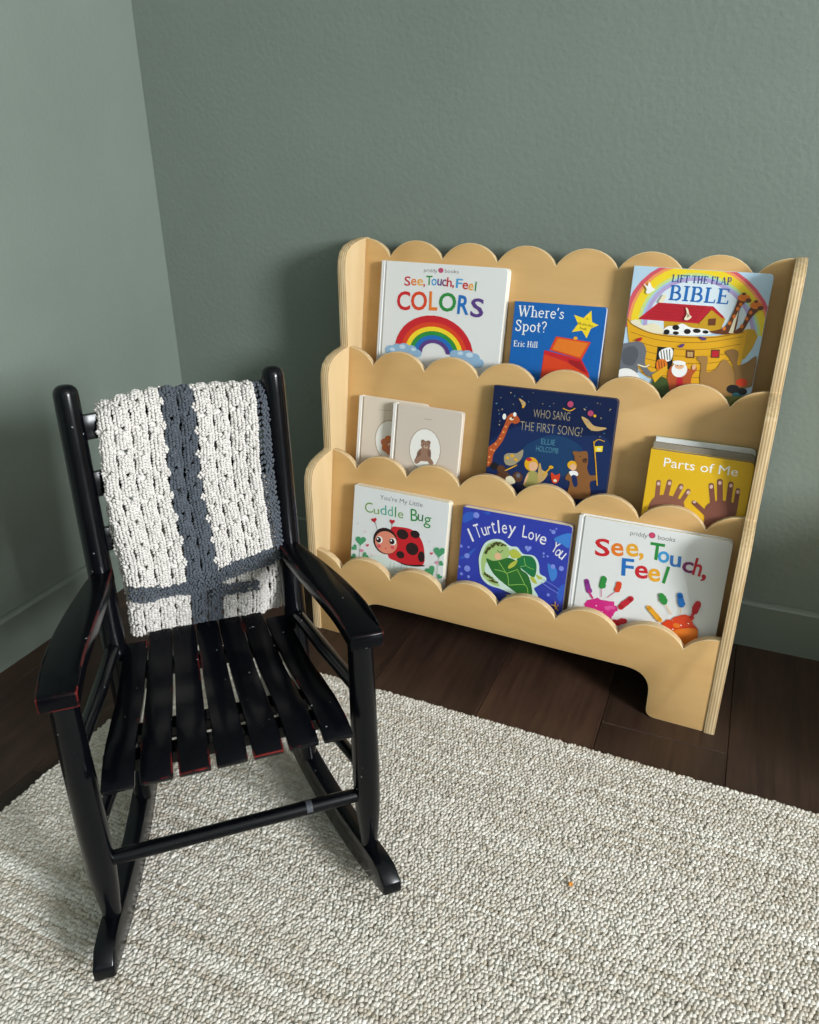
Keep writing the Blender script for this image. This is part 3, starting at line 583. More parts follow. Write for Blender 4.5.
  ('p','ark_print','darkyellow',0,[(176.1,-79.5),(186.7,-79.8),(192.0,-88.8),(187.9,-106.1),(179.5,-123.1),(175.6,-121.9),(176.3,-102.4)]),
  ('l','ark_print','brownline',0.9,[(9.4,-98.7),(55.9,-107.1),(116.9,-104.4),(170.6,-90.8)]),
  ('l','ark_print','brownline',0.9,[(13.2,-110.5),(57.5,-117.6),(118.7,-114.7),(170.1,-101.8)]),
  ('l','ark_print','brownline',0.9,[(17.0,-122.4),(59.2,-128.2),(120.5,-125.1),(169.6,-112.8)]),
  ('l','ark_print','brownline',0.9,[(20.8,-134.2),(60.9,-138.8),(122.2,-135.5),(169.1,-123.8)]),
  ('l','ark_print','brownline',0.9,[(24.7,-146.1),(62.6,-149.5),(124.0,-145.9),(168.7,-135.0)]),
  ('l','ark_print','brownline',0.9,[(28.5,-158.1),(64.2,-160.2),(125.8,-156.4),(168.2,-146.2)]),
  ('l','ark_print','brownline',1.2,[(1.4,-79.3),(13.0,-89.0),(42.9,-98.3),(87.3,-99.4),(134.2,-94.9),(172.3,-83.6)]),
  ('p','window_print','brown',0,[(95.2,-117.8),(108.2,-117.1),(109.6,-128.9),(96.8,-129.6)]),
  ('p','window_print','tan',0,[(97.8,-120.2),(106.7,-119.6),(107.4,-127.1),(98.7,-127.4)]),
  ('p','window_print','brown',0,[(131.1,-113.5),(143.5,-112.2),(145.0,-124.5),(132.6,-125.8)]),
  ('p','window_print','crimson',0,[(133.3,-115.2),(142.3,-114.3),(143.2,-123.0),(134.2,-124.0)]),
  ('p','window_print','brown',0,[(120.4,-69.1),(130.4,-67.6),(131.2,-77.8),(121.4,-78.6)]),
  ('p','window_print','ink',0,[(53.4,-116.7),(77.8,-116.9),(79.0,-149.0),(54.3,-150.1)]),
  ('l','window_print','brown',0.5,[(97.8,-120.2),(99.1,-128.0)]),
  ('l','window_print','brown',0.5,[(101.9,-119.7),(103.2,-127.6)]),
  ('l','window_print','brown',0.5,[(106.0,-119.3),(107.4,-127.1)]),
  ('p','ark_print','darkyellow',0,[(107.6,-77.3),(121.9,-56.1),(123.5,-57.9),(110.1,-79.0)]),
  ('p','cow_print','white',1,[(58.8,-94.2),(63.0,-85.5),(75.0,-83.4),(84.0,-79.4),(97.6,-84.0),(119.9,-84.6),(125.7,-91.2),(86.9,-96.8)]),
  ('e','cow_print','ink',(63.0,-93.8),4.5,3.9,0),
  ('e','cow_print','ink',(75.4,-86.0),5.1,3.9,0),
  ('e','cow_print','ink',(92.9,-90.3),5.0,3.9,0),
  ('e','cow_print','ink',(76.7,-94.1),4.5,2.6,0),
  ('e','cow_print','ink',(106.3,-88.1),5.6,3.2,0),
  ('e','cow_print','ink',(119.0,-88.6),4.3,2.5,0),
  ('p','sheep_print','cream',1,[(6.9,-82.2),(18.3,-79.5),(26.2,-87.1),(42.1,-82.4),(56.4,-89.4),(56.9,-97.0),(37.6,-96.1),(12.8,-87.7)]),
  ('p','giraffe_print','brown',1,[(123.6,-88.1),(144.0,-79.8),(152.3,-56.8),(157.4,-34.5),(168.1,-35.2),(166.2,-41.6),(160.7,-53.0),(157.6,-86.6)]),
  ('p','giraffe_print','cream',0,[(151.5,-87.2),(155.4,-66.1),(159.5,-54.7),(157.6,-86.6)]),
  ('p','giraffe_print','brown',1,[(157.4,-85.6),(167.6,-74.5),(173.8,-50.4),(180.4,-45.1),(187.1,-49.3),(177.8,-64.1),(169.4,-84.5)]),
  ('e','giraffe_print','orange',(163.6,-35.5),8.3,5.1,0),
  ('e','giraffe_print','brown',(170.2,-38.8),4.1,3.2,0),
  ('e','giraffe_print','brown',(162.6,-30.0),3.0,1.9,0),
  ('e','giraffe_print','orange',(181.8,-45.0),8.2,5.0,0),
  ('e','giraffe_print','brown',(188.4,-48.2),4.1,3.1,0),
  ('e','giraffe_print','brown',(180.8,-39.5),2.9,1.9,0),
  ('e','giraffe_print','orange',(150.5,-72.9),2.4,2.8,0),
  ('e','giraffe_print','orange',(154.9,-62.9),2.4,2.9,0),
  ('e','giraffe_print','orange',(158.0,-51.6),2.4,2.8,0),
  ('e','giraffe_print','orange',(144.3,-81.4),2.4,2.8,0),
  ('e','giraffe_print','orange',(160.8,-45.1),2.4,2.8,0),
  ('e','giraffe_print','orange',(167.9,-76.1),2.4,2.8,0),
  ('e','giraffe_print','orange',(172.5,-64.6),2.4,2.8,0),
  ('e','giraffe_print','orange',(176.3,-55.5),2.3,2.8,0),
  ('p','elephant_print','slate',1,[(-4.0,-123.8),(6.8,-115.9),(26.7,-112.3),(36.7,-123.1),(38.1,-143.3),(48.5,-155.8),(58.4,-154.7),(56.4,-163.5),(42.6,-161.6),(28.6,-147.8),(27.3,-161.7),(0.5,-166.5)]),
  ('p','elephant_print','slatedark',1,[(2.3,-126.6),(17.7,-119.9),(26.1,-131.0),(20.3,-148.7),(4.5,-147.0)]),
  ('l','elephant_print','cream',2,[(27.9,-147.2),(39.1,-149.4),(44.6,-146.0)]),
  ('p','camel_print','sienna',1,[(113.0,-128.5),(120.2,-123.8),(128.7,-126.8),(130.5,-146.5),(142.4,-141.9),(152.1,-126.0),(166.9,-139.1),(171.9,-158.3),(173.8,-178.0),(133.5,-183.1),(123.3,-160.7),(121.0,-137.6)]),
  ('p','camel_print','sienna2',1,[(151.7,-114.6),(161.7,-109.7),(170.2,-114.3),(171.8,-132.0),(183.3,-127.5),(192.3,-118.5),(196.5,-119.6),(197.9,-148.7),(195.7,-162.0),(174.6,-164.6),(168.4,-138.9),(159.5,-123.6)]),
  ('p','zebra_print','white',1,[(56.9,-124.4),(70.5,-116.3),(77.4,-122.3),(75.3,-135.9),(62.3,-137.3)]),
  ('l','zebra_print','ink',1.3,[(59.0,-122.8),(63.1,-135.9)]),
  ('l','zebra_print','ink',1.3,[(63.1,-121.7),(67.0,-135.4)]),
  ('l','zebra_print','ink',1.3,[(67.3,-120.6),(70.9,-135.0)]),
  ('l','zebra_print','ink',1.3,[(71.4,-119.5),(74.8,-134.6)]),
  ('p','tiger_print','orange',1,[(55.8,-138.0),(66.9,-135.1),(72.1,-143.0),(69.6,-151.7),(57.8,-151.4)]),
  ('l','tiger_print','ink',1.0,[(58.2,-138.4),(61.2,-149.6)]),
  ('l','tiger_print','ink',1.0,[(62.1,-138.0),(65.2,-149.2)]),
  ('l','tiger_print','ink',1.0,[(66.0,-137.6),(69.1,-148.7)]),
  ('p','figure_print','rust',1,[(75.8,-149.3),(81.2,-142.0),(97.8,-143.5),(107.9,-145.7),(111.5,-138.7),(115.8,-144.9),(110.1,-158.9),(111.9,-189.2),(81.1,-193.2),(75.3,-163.0)]),
  ('e','figure_print','white',(90.8,-148.3),11.6,11.4,0),
  ('e','figure_print','skin',(89.8,-142.4),7.0,5.0,0),
  ('e','figure_print','skin',(111.4,-142.0),2.9,4.0,0),
  ('e','figure_print','white',(89.0,-137.8),9.7,3.4,0),
  ('e','figure_print','ink',(87.1,-142.0),0.8,0.8,0),
  ('e','figure_print','ink',(92.3,-141.8),0.8,0.8,0),
  ('p','figure_print','crimson',0,[(89.0,-159.7),(97.1,-159.1),(103.3,-186.9),(92.0,-188.3)]),
  ('e','rooster_print','vermilion',(182.5,-157.0),8.0,5.9,0),
  ('e','rooster_print','ink',(172.1,-168.2),9.2,6.6,0),
  ('e','rooster_print','ink',(184.9,-170.0),7.3,5.3,0),
  ('e','rooster_print','teal',(178.4,-177.4),6.2,4.7,0),
  ('p','grass_print','darkgreen',1,[(55.0,-165.4),(75.9,-166.3),(81.8,-203.5),(54.7,-207.0)]),
  ('p','grass_print','gold',0,[(50.9,-160.7),(72.1,-143.0),(73.2,-149.6),(57.7,-171.9)]),
  ('p','grass_print','olive',0,[(92.5,-191.7),(198.1,-174.9),(205.3,-214.0),(65.6,-233.7)]),
  ('p','sheep_print','white',1,[(-2.0,-161.6),(12.6,-154.7),(29.0,-161.5),(36.6,-177.9),(-0.2,-185.9)]),
  ('p','dove_print','white',1,[(18.7,-25.3),(24.6,-28.8),(26.2,-22.2),(31.3,-29.6),(36.3,-32.5),(32.9,-36.0),(27.5,-39.6),(23.3,-38.0),(23.9,-33.4)]),
  ('p','dove_print','cream',1,[(44.4,-50.7),(46.7,-44.7),(50.4,-39.2),(54.5,-40.9),(53.4,-46.1),(49.6,-51.0)]),
  ('p','dove_print','cream',1,[(85.5,-72.7),(88.0,-64.7),(85.3,-55.9),(88.7,-57.6),(91.9,-65.0),(95.7,-68.6),(91.1,-73.5)]),
  ('p','dove_print','taupe',1,[(88.5,-64.0),(92.8,-66.9),(89.6,-70.4)]),
  ('p','bird_print','purple',1,[(110.7,-95.9),(122.2,-98.0),(118.0,-101.0)]),
  ('p','bird_print','purple',1,[(83.7,-113.3),(92.0,-108.2),(89.7,-114.4)]),
  ('p','bird_print','crimson',1,[(18.8,-109.6),(28.2,-105.0),(25.8,-111.3)]),
 ],
 'beigeback': [
  ('l','title_print','taupe',0.9,[(41.8,-20.4),(44.9,-20.2)]),
  ('l','title_print','taupe',0.9,[(46.9,-20.1),(50.0,-19.8)]),
  ('l','title_print','taupe',0.9,[(51.9,-19.7),(55.0,-19.5)]),
  ('l','title_print','taupe',0.9,[(57.0,-19.3),(60.1,-19.1)]),
  ('l','title_print','taupe',0.9,[(62.0,-19.0),(65.1,-18.8)]),
  ('e','medallion_print','taupe',(66.8,-72.5),30.0,36.7,0),
  ('e','medallion_print','ivory',(66.8,-72.5),28.4,35.3,0),
  ('e','fruit_print','peachfruit',(60.1,-87.9),7.9,7.1,0),
  ('e','fruit_print','peachfruit',(64.8,-71.0),7.8,7.1,0),
  ('e','fruit_print','peachfruit',(73.6,-83.9),7.8,7.1,0),
  ('e','fruit_print','peachfruit',(57.4,-77.5),7.9,7.1,0),
  ('e','fruit_print','peachfruit',(68.3,-92.0),7.9,7.1,0),
  ('e','fruit_print','orange',(57.6,-85.8),3.1,2.8,0),
  ('e','fruit_print','orange',(62.6,-68.8),3.2,2.8,0),
 ],
 'beigefront': [
  ('l','title_print','taupe',1.3,[(61.3,-20.1),(63.8,-19.9)]),
  ('l','title_print','taupe',1.3,[(64.9,-19.9),(67.5,-19.7)]),
  ('l','title_print','taupe',1.3,[(68.6,-19.7),(71.2,-19.5)]),
  ('l','title_print','taupe',1.3,[(72.3,-19.5),(74.8,-19.3)]),
  ('e','medallion_print','taupe',(67.1,-73.3),30.3,37.6,0),
  ('e','medallion_print','ivory',(67.1,-73.3),28.9,36.1,0),
  ('e','teddy_print','teddydark',(62.6,-60.1),4.0,3.8,0),
  ('e','teddy_print','teddydark',(73.0,-59.9),4.1,3.7,0),
  ('p','teddy_print','teddy',1,[(55.5,-90.3),(52.9,-81.9),(60.3,-72.0),(76.2,-70.4),(79.7,-81.0),(76.9,-91.2),(69.0,-94.0),(59.6,-94.2)]),
  ('e','teddy_print','teddy',(67.9,-65.5),8.9,7.6,0),
  ('e','teddy_print','teddylight',(68.5,-68.2),4.2,3.1,0),
  ('e','teddy_print','ink',(68.4,-66.8),1.3,1.1,0),
  ('e','teddy_print','ink',(64.5,-64.7),0.9,0.8,0),
  ('e','teddy_print','ink',(71.9,-64.2),0.9,0.8,0),
  ('p','teddy_print','teddydark',1,[(59.0,-74.6),(53.2,-85.4),(50.3,-95.7),(54.1,-96.5),(60.0,-86.0)]),
  ('p','teddy_print','teddydark',1,[(75.2,-72.0),(79.7,-81.0),(78.9,-88.1),(75.6,-85.2),(73.0,-76.9)]),
  ('p','teddy_print','teddy',1,[(50.0,-92.9),(62.4,-83.8),(66.6,-88.4),(56.3,-99.7),(50.6,-99.9)]),
  ('p','teddy_print','teddy',1,[(71.8,-84.0),(77.5,-84.9),(85.7,-94.0),(81.3,-98.2),(74.5,-93.1)]),
 ],
 'navy': [
  ('p','sky_print','deepblue',1,[(3.8,-92.2),(75.7,-52.1),(144.0,-64.2),(197.0,-65.9),(204.8,-145.1),(2.7,-146.1)]),
  ('p','sky_print','tealblue',1,[(59.2,-100.1),(108.4,-68.9),(158.7,-86.0),(140.4,-131.1),(78.9,-134.4)]),
  ('t','title_lettering','parch','WHO SANG',(71.7,-44.7),(132.4,-43.1),13.7,'n',0.0),
  ('t','title_lettering','parch','THE FIRST SONG?',(51.8,-67.9),(154.9,-65.7),14.5,'n',0.0),
  ('t','author_lettering','aqua','ELLIE',(89.9,-86.6),(112.9,-85.8),9.1,'n',0.0),
  ('t','author_lettering','aqua','HOLCOMB',(82.7,-99.2),(119.9,-98.5),9.1,'n',0.0),
  ('p','giraffe_print','rust',1,[(-3.1,-137.4),(-2.7,-108.8),(13.4,-90.9),(24.8,-61.6),(28.2,-48.9),(38.5,-41.5),(50.1,-52.3),(43.6,-59.2),(34.2,-60.4),(24.5,-89.4),(10.8,-113.2),(7.9,-132.6)]),
  ('e','giraffe_print','cream',(35.5,-51.6),3.7,2.5,0),
  ('e','giraffe_print','white',(22.8,-49.5),3.2,4.9,0),
  ('e','giraffe_print','white',(40.3,-43.7),2.8,3.6,0),
  ('e','giraffe_print','ink',(37.2,-50.2),1.6,1.5,0),
  ('e','giraffe_print','peach',(5.4,-107.7),1.9,1.6,0),
  ('e','giraffe_print','peach',(12.4,-97.3),2.0,1.5,0),
  ('e','giraffe_print','peach',(3.4,-120.6),2.0,1.6,0),
  ('e','giraffe_print','peach',(19.4,-87.0),2.0,1.5,0),
  ('e','giraffe_print','peach',(24.0,-75.5),1.9,1.6,0),
  ('e','giraffe_print','peach',(26.8,-65.9),1.9,1.5,0),
  ('e','giraffe_print','peach',(10.3,-108.6),2.0,1.5,0),
  ('e','giraffe_print','peach',(2.8,-130.2),1.9,1.6,0),
  ('p','lamb_print','parch',1,[(29.1,-116.9),(34.8,-109.8),(50.5,-107.5),(60.8,-99.9),(59.4,-115.6),(46.4,-128.4),(33.6,-128.8)]),
  ('e','lamb_print','gold',(35.6,-117.5),3.2,2.4,0),
  ('e','lamb_print','gold',(43.2,-113.2),3.1,2.5,0),
  ('e','lamb_print','gold',(50.2,-118.5),3.1,2.4,0),
  ('e','child_print','ink',(14.1,-134.8),7.8,6.3,0),
  ('e','child_print','umber',(26.6,-138.7),7.7,7.4,0),
  ('p','child_print','umber',1,[(20.9,-146.5),(38.3,-142.2),(42.7,-152.6),(30.5,-160.9),(17.2,-158.3)]),
  ('l','flute_print','gold',2,[(34.1,-139.7),(52.7,-127.5)]),
  ('e','child_print','gold',(77.5,-122.2),11.8,11.7,0),
  ('e','child_print','skin',(81.0,-125.4),7.5,8.0,0),
  ('e','child_print','crimson',(72.9,-114.8),4.9,2.8,0),
  ('p','child_print','khaki',1,[(73.5,-136.8),(88.4,-134.5),(93.1,-154.0),(69.3,-161.0)]),
  ('l','child_print','skin',3,[(73.9,-139.9),(68.9,-157.9)]),
  ('e','monkey_print','umber',(56.5,-147.3),8.9,8.8,0),
  ('e','monkey_print','slate',(57.2,-144.7),3.8,3.7,0),
  ('p','lamb_print','cream',1,[(36.1,-152.1),(45.3,-147.5),(53.5,-157.3),(40.5,-162.5)]),
  ('p','rabbit_print','tan',1,[(90.2,-123.4),(92.7,-118.4),(96.4,-128.6),(106.9,-133.2),(100.7,-146.6),(91.7,-149.6)]),
  ('l','horn_print','gold',2.5,[(99.6,-137.4),(111.6,-120.8)]),
  ('e','horn_print','gold',(111.1,-122.1),4.0,2.7,0),
  ('p','fox_print','vermilion',1,[(112.2,-130.8),(120.0,-134.3),(126.9,-130.7),(126.5,-142.5),(121.1,-148.3),(115.1,-144.9)]),
  ('e','fox_print','cream',(120.5,-143.4),3.0,2.5,0),
  ('p','bear_print','umber2',1,[(143.1,-92.7),(147.3,-90.0),(153.3,-90.4),(163.3,-87.7),(167.6,-90.7),(170.1,-105.3),(169.8,-114.4),(175.7,-125.6),(184.9,-124.1),(187.7,-131.3),(177.2,-137.5),(178.9,-161.6),(144.9,-167.3),(144.9,-142.6),(136.7,-137.8),(140.0,-128.1),(149.2,-117.5),(147.0,-99.7)]),
  ('e','bear_print','umber',(164.4,-103.2),4.1,3.8,0),
  ('e','bear_print','ink',(165.9,-100.6),1.7,1.4,0),
  ('e','bear_print','ink',(156.6,-97.7),1.0,1.0,0),
  ('e','child_print','gold',(145.1,-113.6),7.8,7.3,0),
  ('e','child_print','skin',(147.0,-116.7),5.4,5.3,0),
  ('p','child_print','white',1,[(142.0,-124.7),(152.9,-122.4),(156.7,-128.6),(146.5,-131.7)]),
  ('p','child_print','deepblue',1,[(146.5,-131.7),(153.9,-130.2),(157.9,-145.2),(152.1,-147.6)]),
  ('l','lantern_print','gold',1.6,[(174.9,-70.4),(182.2,-103.5),(189.4,-140.1)]),
  ('l','lantern_print','gold',1.2,[(175.3,-73.3),(181.1,-66.6),(191.5,-68.1)]),
  ('p','lantern_print','yellow',0,[(177.7,-78.0),(190.2,-75.6),(190.3,-85.1),(179.4,-86.6)]),
  ('e','lantern_print','cream',(184.6,-81.8),2.9,2.3,0),
  ('p','bird_print','tan',1,[(150.5,-33.8),(161.1,-36.9),(172.5,-45.7),(192.1,-46.7),(180.7,-52.8),(167.6,-52.8),(157.7,-44.6)]),
  ('e','bird_print','rose',(164.2,-26.8),4.6,4.6,0),
  ('e','bird_print','gold',(171.3,-30.0),2.3,2.3,0),
  ('e','bird_print','rose',(130.5,-16.2),4.9,5.0,0),
  ('l','bird_print','gold',1.5,[(119.6,-24.3),(130.3,-26.8),(138.6,-22.0)]),
  ('p','bird_print','tan',1,[(45.2,-16.6),(56.8,-22.8),(54.5,-30.5),(50.2,-25.0)]),
  ('e','bird_print','gold',(53.2,-29.5),1.8,2.1,0),
  ('e','note_print','aqua',(49.8,-12.9),0.9,0.7,0),
  ('e','note_print','parch',(18.2,-37.7),1.4,1.1,0),
  ('e','note_print','parch',(153.1,-20.9),1.0,0.8,0),
  ('e','note_print','aqua',(37.1,-13.4),0.8,1.1,0),
  ('e','note_print','parch',(169.3,-53.4),1.1,0.7,0),
  ('e','note_print','parch',(173.0,-9.6),1.0,0.9,0),
  ('e','note_print','parch',(103.4,-18.2),1.0,0.7,0),
  ('e','note_print','aqua',(189.3,-55.7),0.9,0.7,0),
  ('e','note_print','parch',(181.4,-32.3),1.2,1.1,0),
  ('e','note_print','parch',(36.4,-27.2),1.2,0.7,0),
  ('e','note_print','parch',(16.2,-57.6),0.9,0.9,0),
  ('e','note_print','aqua',(97.3,-23.3),1.3,0.7,0),
  ('e','note_print','parch',(85.6,-20.7),1.1,0.7,0),
  ('e','note_print','parch',(177.6,-10.6),0.6,0.7,0),
  ('e','note_print','parch',(155.5,-39.1),0.7,0.8,0),
  ('e','note_print','parch',(16.1,-63.8),1.4,1.2,0),
  ('e','note_print','aqua',(7.4,-29.2),1.4,1.1,0),
  ('e','note_print','aqua',(62.0,-20.2),1.0,0.6,0),
  ('e','note_print','parch',(67.7,-4.8),0.7,0.7,0),
  ('e','note_print','aqua',(156.2,-18.0),0.8,0.6,0),
  ('e','note_print','parch',(192.9,-18.7),0.7,0.6,0),
  ('e','note_print','parch',(14.0,-19.1),1.1,0.7,0),
  ('e','note_print','aqua',(13.9,-46.0),0.8,1.2,0),
  ('e','note_print','parch',(154.9,-22.0),1.3,0.9,0),
  ('e','note_print','parch',(12.4,-40.1),0.8,1.2,0),
  ('e','note_print','parch',(166.4,-28.1),0.6,0.7,0),
  ('e','note_print','aqua',(52.0,-21.8),0.8,1.1,0),
  ('e','note_print','parch',(30.4,-8.8),1.3,1.0,0),
  ('e','note_print','parch',(194.3,-16.8),1.2,0.9,0),
  ('e','note_print','aqua',(161.6,-49.2),0.9,0.6,0),
  ('e','note_print','parch',(183.6,-61.4),0.8,0.9,0),
  ('e','note_print','aqua',(162.1,-40.6),1.2,0.9,0),
 ],
 'parts': [
  ('t','title_lettering','white','Parts of Me',(22.0,-24.4),(127.5,-23.0),14.0,'s',0.0),
  ('l','hand_print','handbrown',7,[(20.6,-93.5),(18.5,-49.7)]),
  ('e','nail_print','nail',(18.9,-52.2),2.6,3.0,0),
  ('l','hand_print','handbrown',7.5,[(31.2,-85.2),(34.3,-46.5)]),
  ('e','nail_print','nail',(34.7,-48.9),2.5,3.0,0),
  ('l','hand_print','handbrown',7.5,[(42.5,-83.2),(51.9,-50.3)]),
  ('e','nail_print','nail',(52.3,-52.7),2.5,3.0,0),
  ('l','hand_print','handbrown',6.5,[(54.7,-77.8),(63.4,-56.1)]),
  ('e','nail_print','nail',(63.7,-58.5),2.5,3.0,0),
  ('p','hand_print','handbrown',1,[(9.1,-95.7),(15.0,-75.5),(30.1,-68.1),(47.7,-69.7),(60.3,-76.8),(62.8,-111.0),(17.1,-119.9)]),
  ('l','hand_print','handbrown2',7.5,[(103.0,-78.3),(94.2,-41.9)]),
  ('e','nail_print','nail',(94.6,-44.2),2.5,3.0,0),
  ('l','hand_print','handbrown2',8,[(111.5,-70.6),(105.1,-34.0)]),
  ('e','nail_print','nail',(105.5,-36.3),2.4,3.0,0),
  ('l','hand_print','handbrown2',7.5,[(122.2,-68.7),(120.7,-35.6)]),
  ('e','nail_print','nail',(121.1,-37.9),2.4,2.9,0),
  ('l','hand_print','handbrown2',6.5,[(132.5,-72.9),(131.8,-43.3)]),
  ('e','nail_print','nail',(132.2,-45.6),2.4,3.0,0),
  ('l','hand_print','handbrown2',7,[(99.6,-91.4),(86.7,-81.4),(74.5,-72.7)]),
  ('e','nail_print','nail',(74.9,-71.7),2.5,2.1,0),
  ('p','hand_print','handbrown2',1,[(92.5,-74.1),(106.2,-63.9),(128.1,-63.0),(135.2,-72.4),(134.6,-84.8),(125.3,-111.4),(98.1,-116.8),(92.8,-92.7)]),
 ],
 'cuddle': [
  ('t','subtitle_lettering','grey',"You're My Little",(51.7,-16.9),(134.3,-16.2),8.5,'s',0.0),
  ('t','title_lettering','olivegreen','C',(24.0,-46.4),(39.7,-44.8),18.7,'x',0.0),
  ('t','title_lettering','olivegreen','u',(41.3,-46.0),(52.2,-45.0),9.3,'x',0.0),
  ('t','title_lettering','teal2','d',(54.9,-44.8),(66.9,-43.6),17.8,'x',0.0),
  ('t','title_lettering','tealgreen','d',(69.3,-44.3),(79.6,-43.3),17.9,'x',0.0),
  ('t','title_lettering','green','l',(82.0,-44.0),(86.6,-43.8),18.5,'x',0.0),
  ('t','title_lettering','olivegreen','e',(89.3,-44.0),(99.9,-43.4),10.6,'x',0.0),
  ('t','title_lettering','green','B',(114.4,-44.8),(127.8,-43.6),21.8,'x',0.0),
  ('t','title_lettering','darkgreen2','u',(126.9,-41.7),(137.4,-41.8),11.9,'x',0.0),
  ('t','title_lettering','green','g',(139.1,-45.0),(152.5,-45.2),13.3,'x',0.0),
  ('p','ladybird_print','red',1,[(74.8,-116.4),(76.9,-68.1),(93.6,-60.4),(120.3,-61.2),(138.7,-77.3),(145.7,-101.1),(143.6,-120.5),(114.5,-127.0),(91.1,-124.7)]),
  ('p','ladybird_print','brownblack',1,[(91.0,-124.0),(114.4,-126.2),(144.4,-120.3),(143.9,-123.4),(114.7,-129.1)]),
  ('e','ladybird_print','brownblack',(100.8,-72.4),11.4,9.3,0),
  ('e','ladybird_print','brownblack',(124.6,-67.6),9.1,7.0,0),
  ('e','ladybird_print','brownblack',(121.4,-95.4),12.2,11.5,0),
  ('e','ladybird_print','brownblack',(99.7,-111.0),7.8,6.9,0),
  ('e','ladybird_print','brownblack',(140.1,-106.0),6.5,10.0,0),
  ('e','ladybird_print','brownblack',(68.3,-91.9),24.5,24.8,0),
  ('e','ladybird_print','salmon',(70.0,-94.1),22.3,20.9,0),
  ('e','ladybird_print','white',(56.1,-91.8),6.7,6.9,0),
  ('e','ladybird_print','brownblack',(54.5,-92.1),5.2,5.5,0),
  ('e','ladybird_print','white',(52.8,-90.6),1.6,1.9,0),
  ('e','ladybird_print','white',(82.9,-89.6),6.6,6.8,0),
  ('e','ladybird_print','brownblack',(81.3,-89.9),5.1,5.4,0),
  ('e','ladybird_print','white',(79.7,-88.4),1.5,1.8,0),
  ('e','ladybird_print','rosecheek',(56.2,-103.7),4.0,3.2,0),
  ('e','ladybird_print','rosecheek',(83.4,-100.9),3.9,3.2,0),
  ('e','ladybird_print','rosecheek',(70.1,-105.2),1.6,1.8,0),
  ('l','antenna_print','brownblack',0.7,[(51.3,-75.5),(45.9,-60.4)]),
  ('l','antenna_print','brownblack',0.7,[(78.4,-66.8),(79.6,-57.4)]),
  ('p','heart_print','crimson',0,[(42.9,-55.8),(42.8,-55.4),(43.1,-54.3),(44.1,-53.1),(45.7,-52.6),(47.3,-52.9),(48.2,-54.1),(48.1,-55.7),(47.2,-57.6),(46.0,-59.4),(45.2,-60.9),(44.8,-62.0),(44.8,-62.3),(44.7,-62.0),(43.8,-61.5),(42.3,-60.8),(40.4,-60.2),(38.7,-59.4),(37.7,-58.1),(37.8,-56.6),(38.9,-55.2),(40.4,-54.6),(41.8,-54.8),(42.7,-55.4)]),
  ('p','heart_print','crimson',0,[(79.3,-51.6),(79.4,-51.2),(80.0,-50.2),(81.2,-49.3),(82.8,-49.2),(84.1,-50.0),(84.6,-51.4),(84.0,-53.0),(82.6,-54.6),(81.0,-56.0),(79.8,-57.3),(79.2,-58.2),(79.1,-58.6),(79.0,-58.2),(78.4,-57.4),(77.3,-56.4),(75.7,-55.3),(74.4,-54.0),(73.9,-52.4),(74.5,-50.9),(75.9,-49.9),(77.4,-49.7),(78.6,-50.3),(79.2,-51.2)]),
  ('p','heart_print','leafgreen',0,[(19.0,-97.8),(19.2,-97.0),(20.5,-95.0),(23.0,-93.2),(26.1,-93.0),(28.8,-94.5),(29.7,-97.3),(28.5,-100.5),(25.7,-103.7),(22.5,-106.7),(19.9,-109.3),(18.7,-111.1),(18.5,-111.8),(18.3,-111.2),(17.2,-109.6),(14.9,-107.5),(11.8,-105.3),(9.2,-102.7),(8.2,-99.7),(9.4,-96.6),(12.2,-94.5),(15.4,-94.1),(17.8,-95.3),(18.9,-97.0)]),
  ('p','heart_print','leafgreen',0,[(5.5,-116.0),(5.2,-115.7),(4.7,-114.5),(5.0,-112.9),(6.2,-111.3),(8.2,-110.6),(10.0,-111.0),(11.1,-112.5),(11.4,-114.7),(11.4,-117.1),(11.6,-119.0),(12.0,-120.1),(12.2,-120.4),(11.8,-120.3),(10.5,-120.3),(8.5,-120.8),(6.0,-121.5),(3.5,-121.9),(1.6,-121.4),(0.6,-120.0),(0.8,-118.1),(2.0,-116.5),(3.7,-115.8),(5.0,-115.8)]),
  ('p','heart_print','leafgreen',0,[(31.7,-126.3),(32.2,-125.9),(33.7,-125.4),(35.5,-125.6),(36.9,-126.9),(37.2,-128.9),(36.1,-130.9),(34.0,-132.1),(31.3,-132.6),(28.5,-132.7),(26.2,-132.9),(24.8,-133.4),(24.4,-133.6),(24.6,-133.2),(25.0,-131.8),(25.1,-129.6),(25.1,-127.0),(25.4,-124.4),(26.5,-122.3),(28.5,-121.2),(30.7,-121.3),(32.2,-122.5),(32.5,-124.3),(32.0,-125.7)]),
  ('p','heart_print','leafgreen',0,[(4.5,-133.9),(4.2,-133.6),(3.7,-132.3),(4.0,-130.6),(5.3,-128.9),(7.4,-128.1),(9.3,-128.6),(10.5,-130.1),(10.8,-132.5),(10.9,-135.0),(11.0,-137.1),(11.4,-138.3),(11.7,-138.6),(11.3,-138.4),(9.9,-138.5),(7.7,-139.0),(5.0,-139.8),(2.4,-140.2),(0.4,-139.8),(-0.7,-138.2),(-0.5,-136.2),(0.8,-134.5),(2.6,-133.7),(4.0,-133.8)]),
  ('p','heart_print','leafgreen',0,[(173.3,-86.4),(173.5,-85.5),(174.7,-83.4),(177.2,-81.6),(180.4,-81.3),(183.1,-82.9),(184.1,-85.8),(183.1,-89.3),(180.3,-92.6),(177.1,-95.8),(174.6,-98.5),(173.4,-100.5),(173.2,-101.2),(173.0,-100.5),(171.8,-98.8),(169.4,-96.7),(166.1,-94.3),(163.4,-91.5),(162.4,-88.3),(163.5,-85.1),(166.3,-82.9),(169.5,-82.4),(172.0,-83.7),(173.1,-85.6)]),
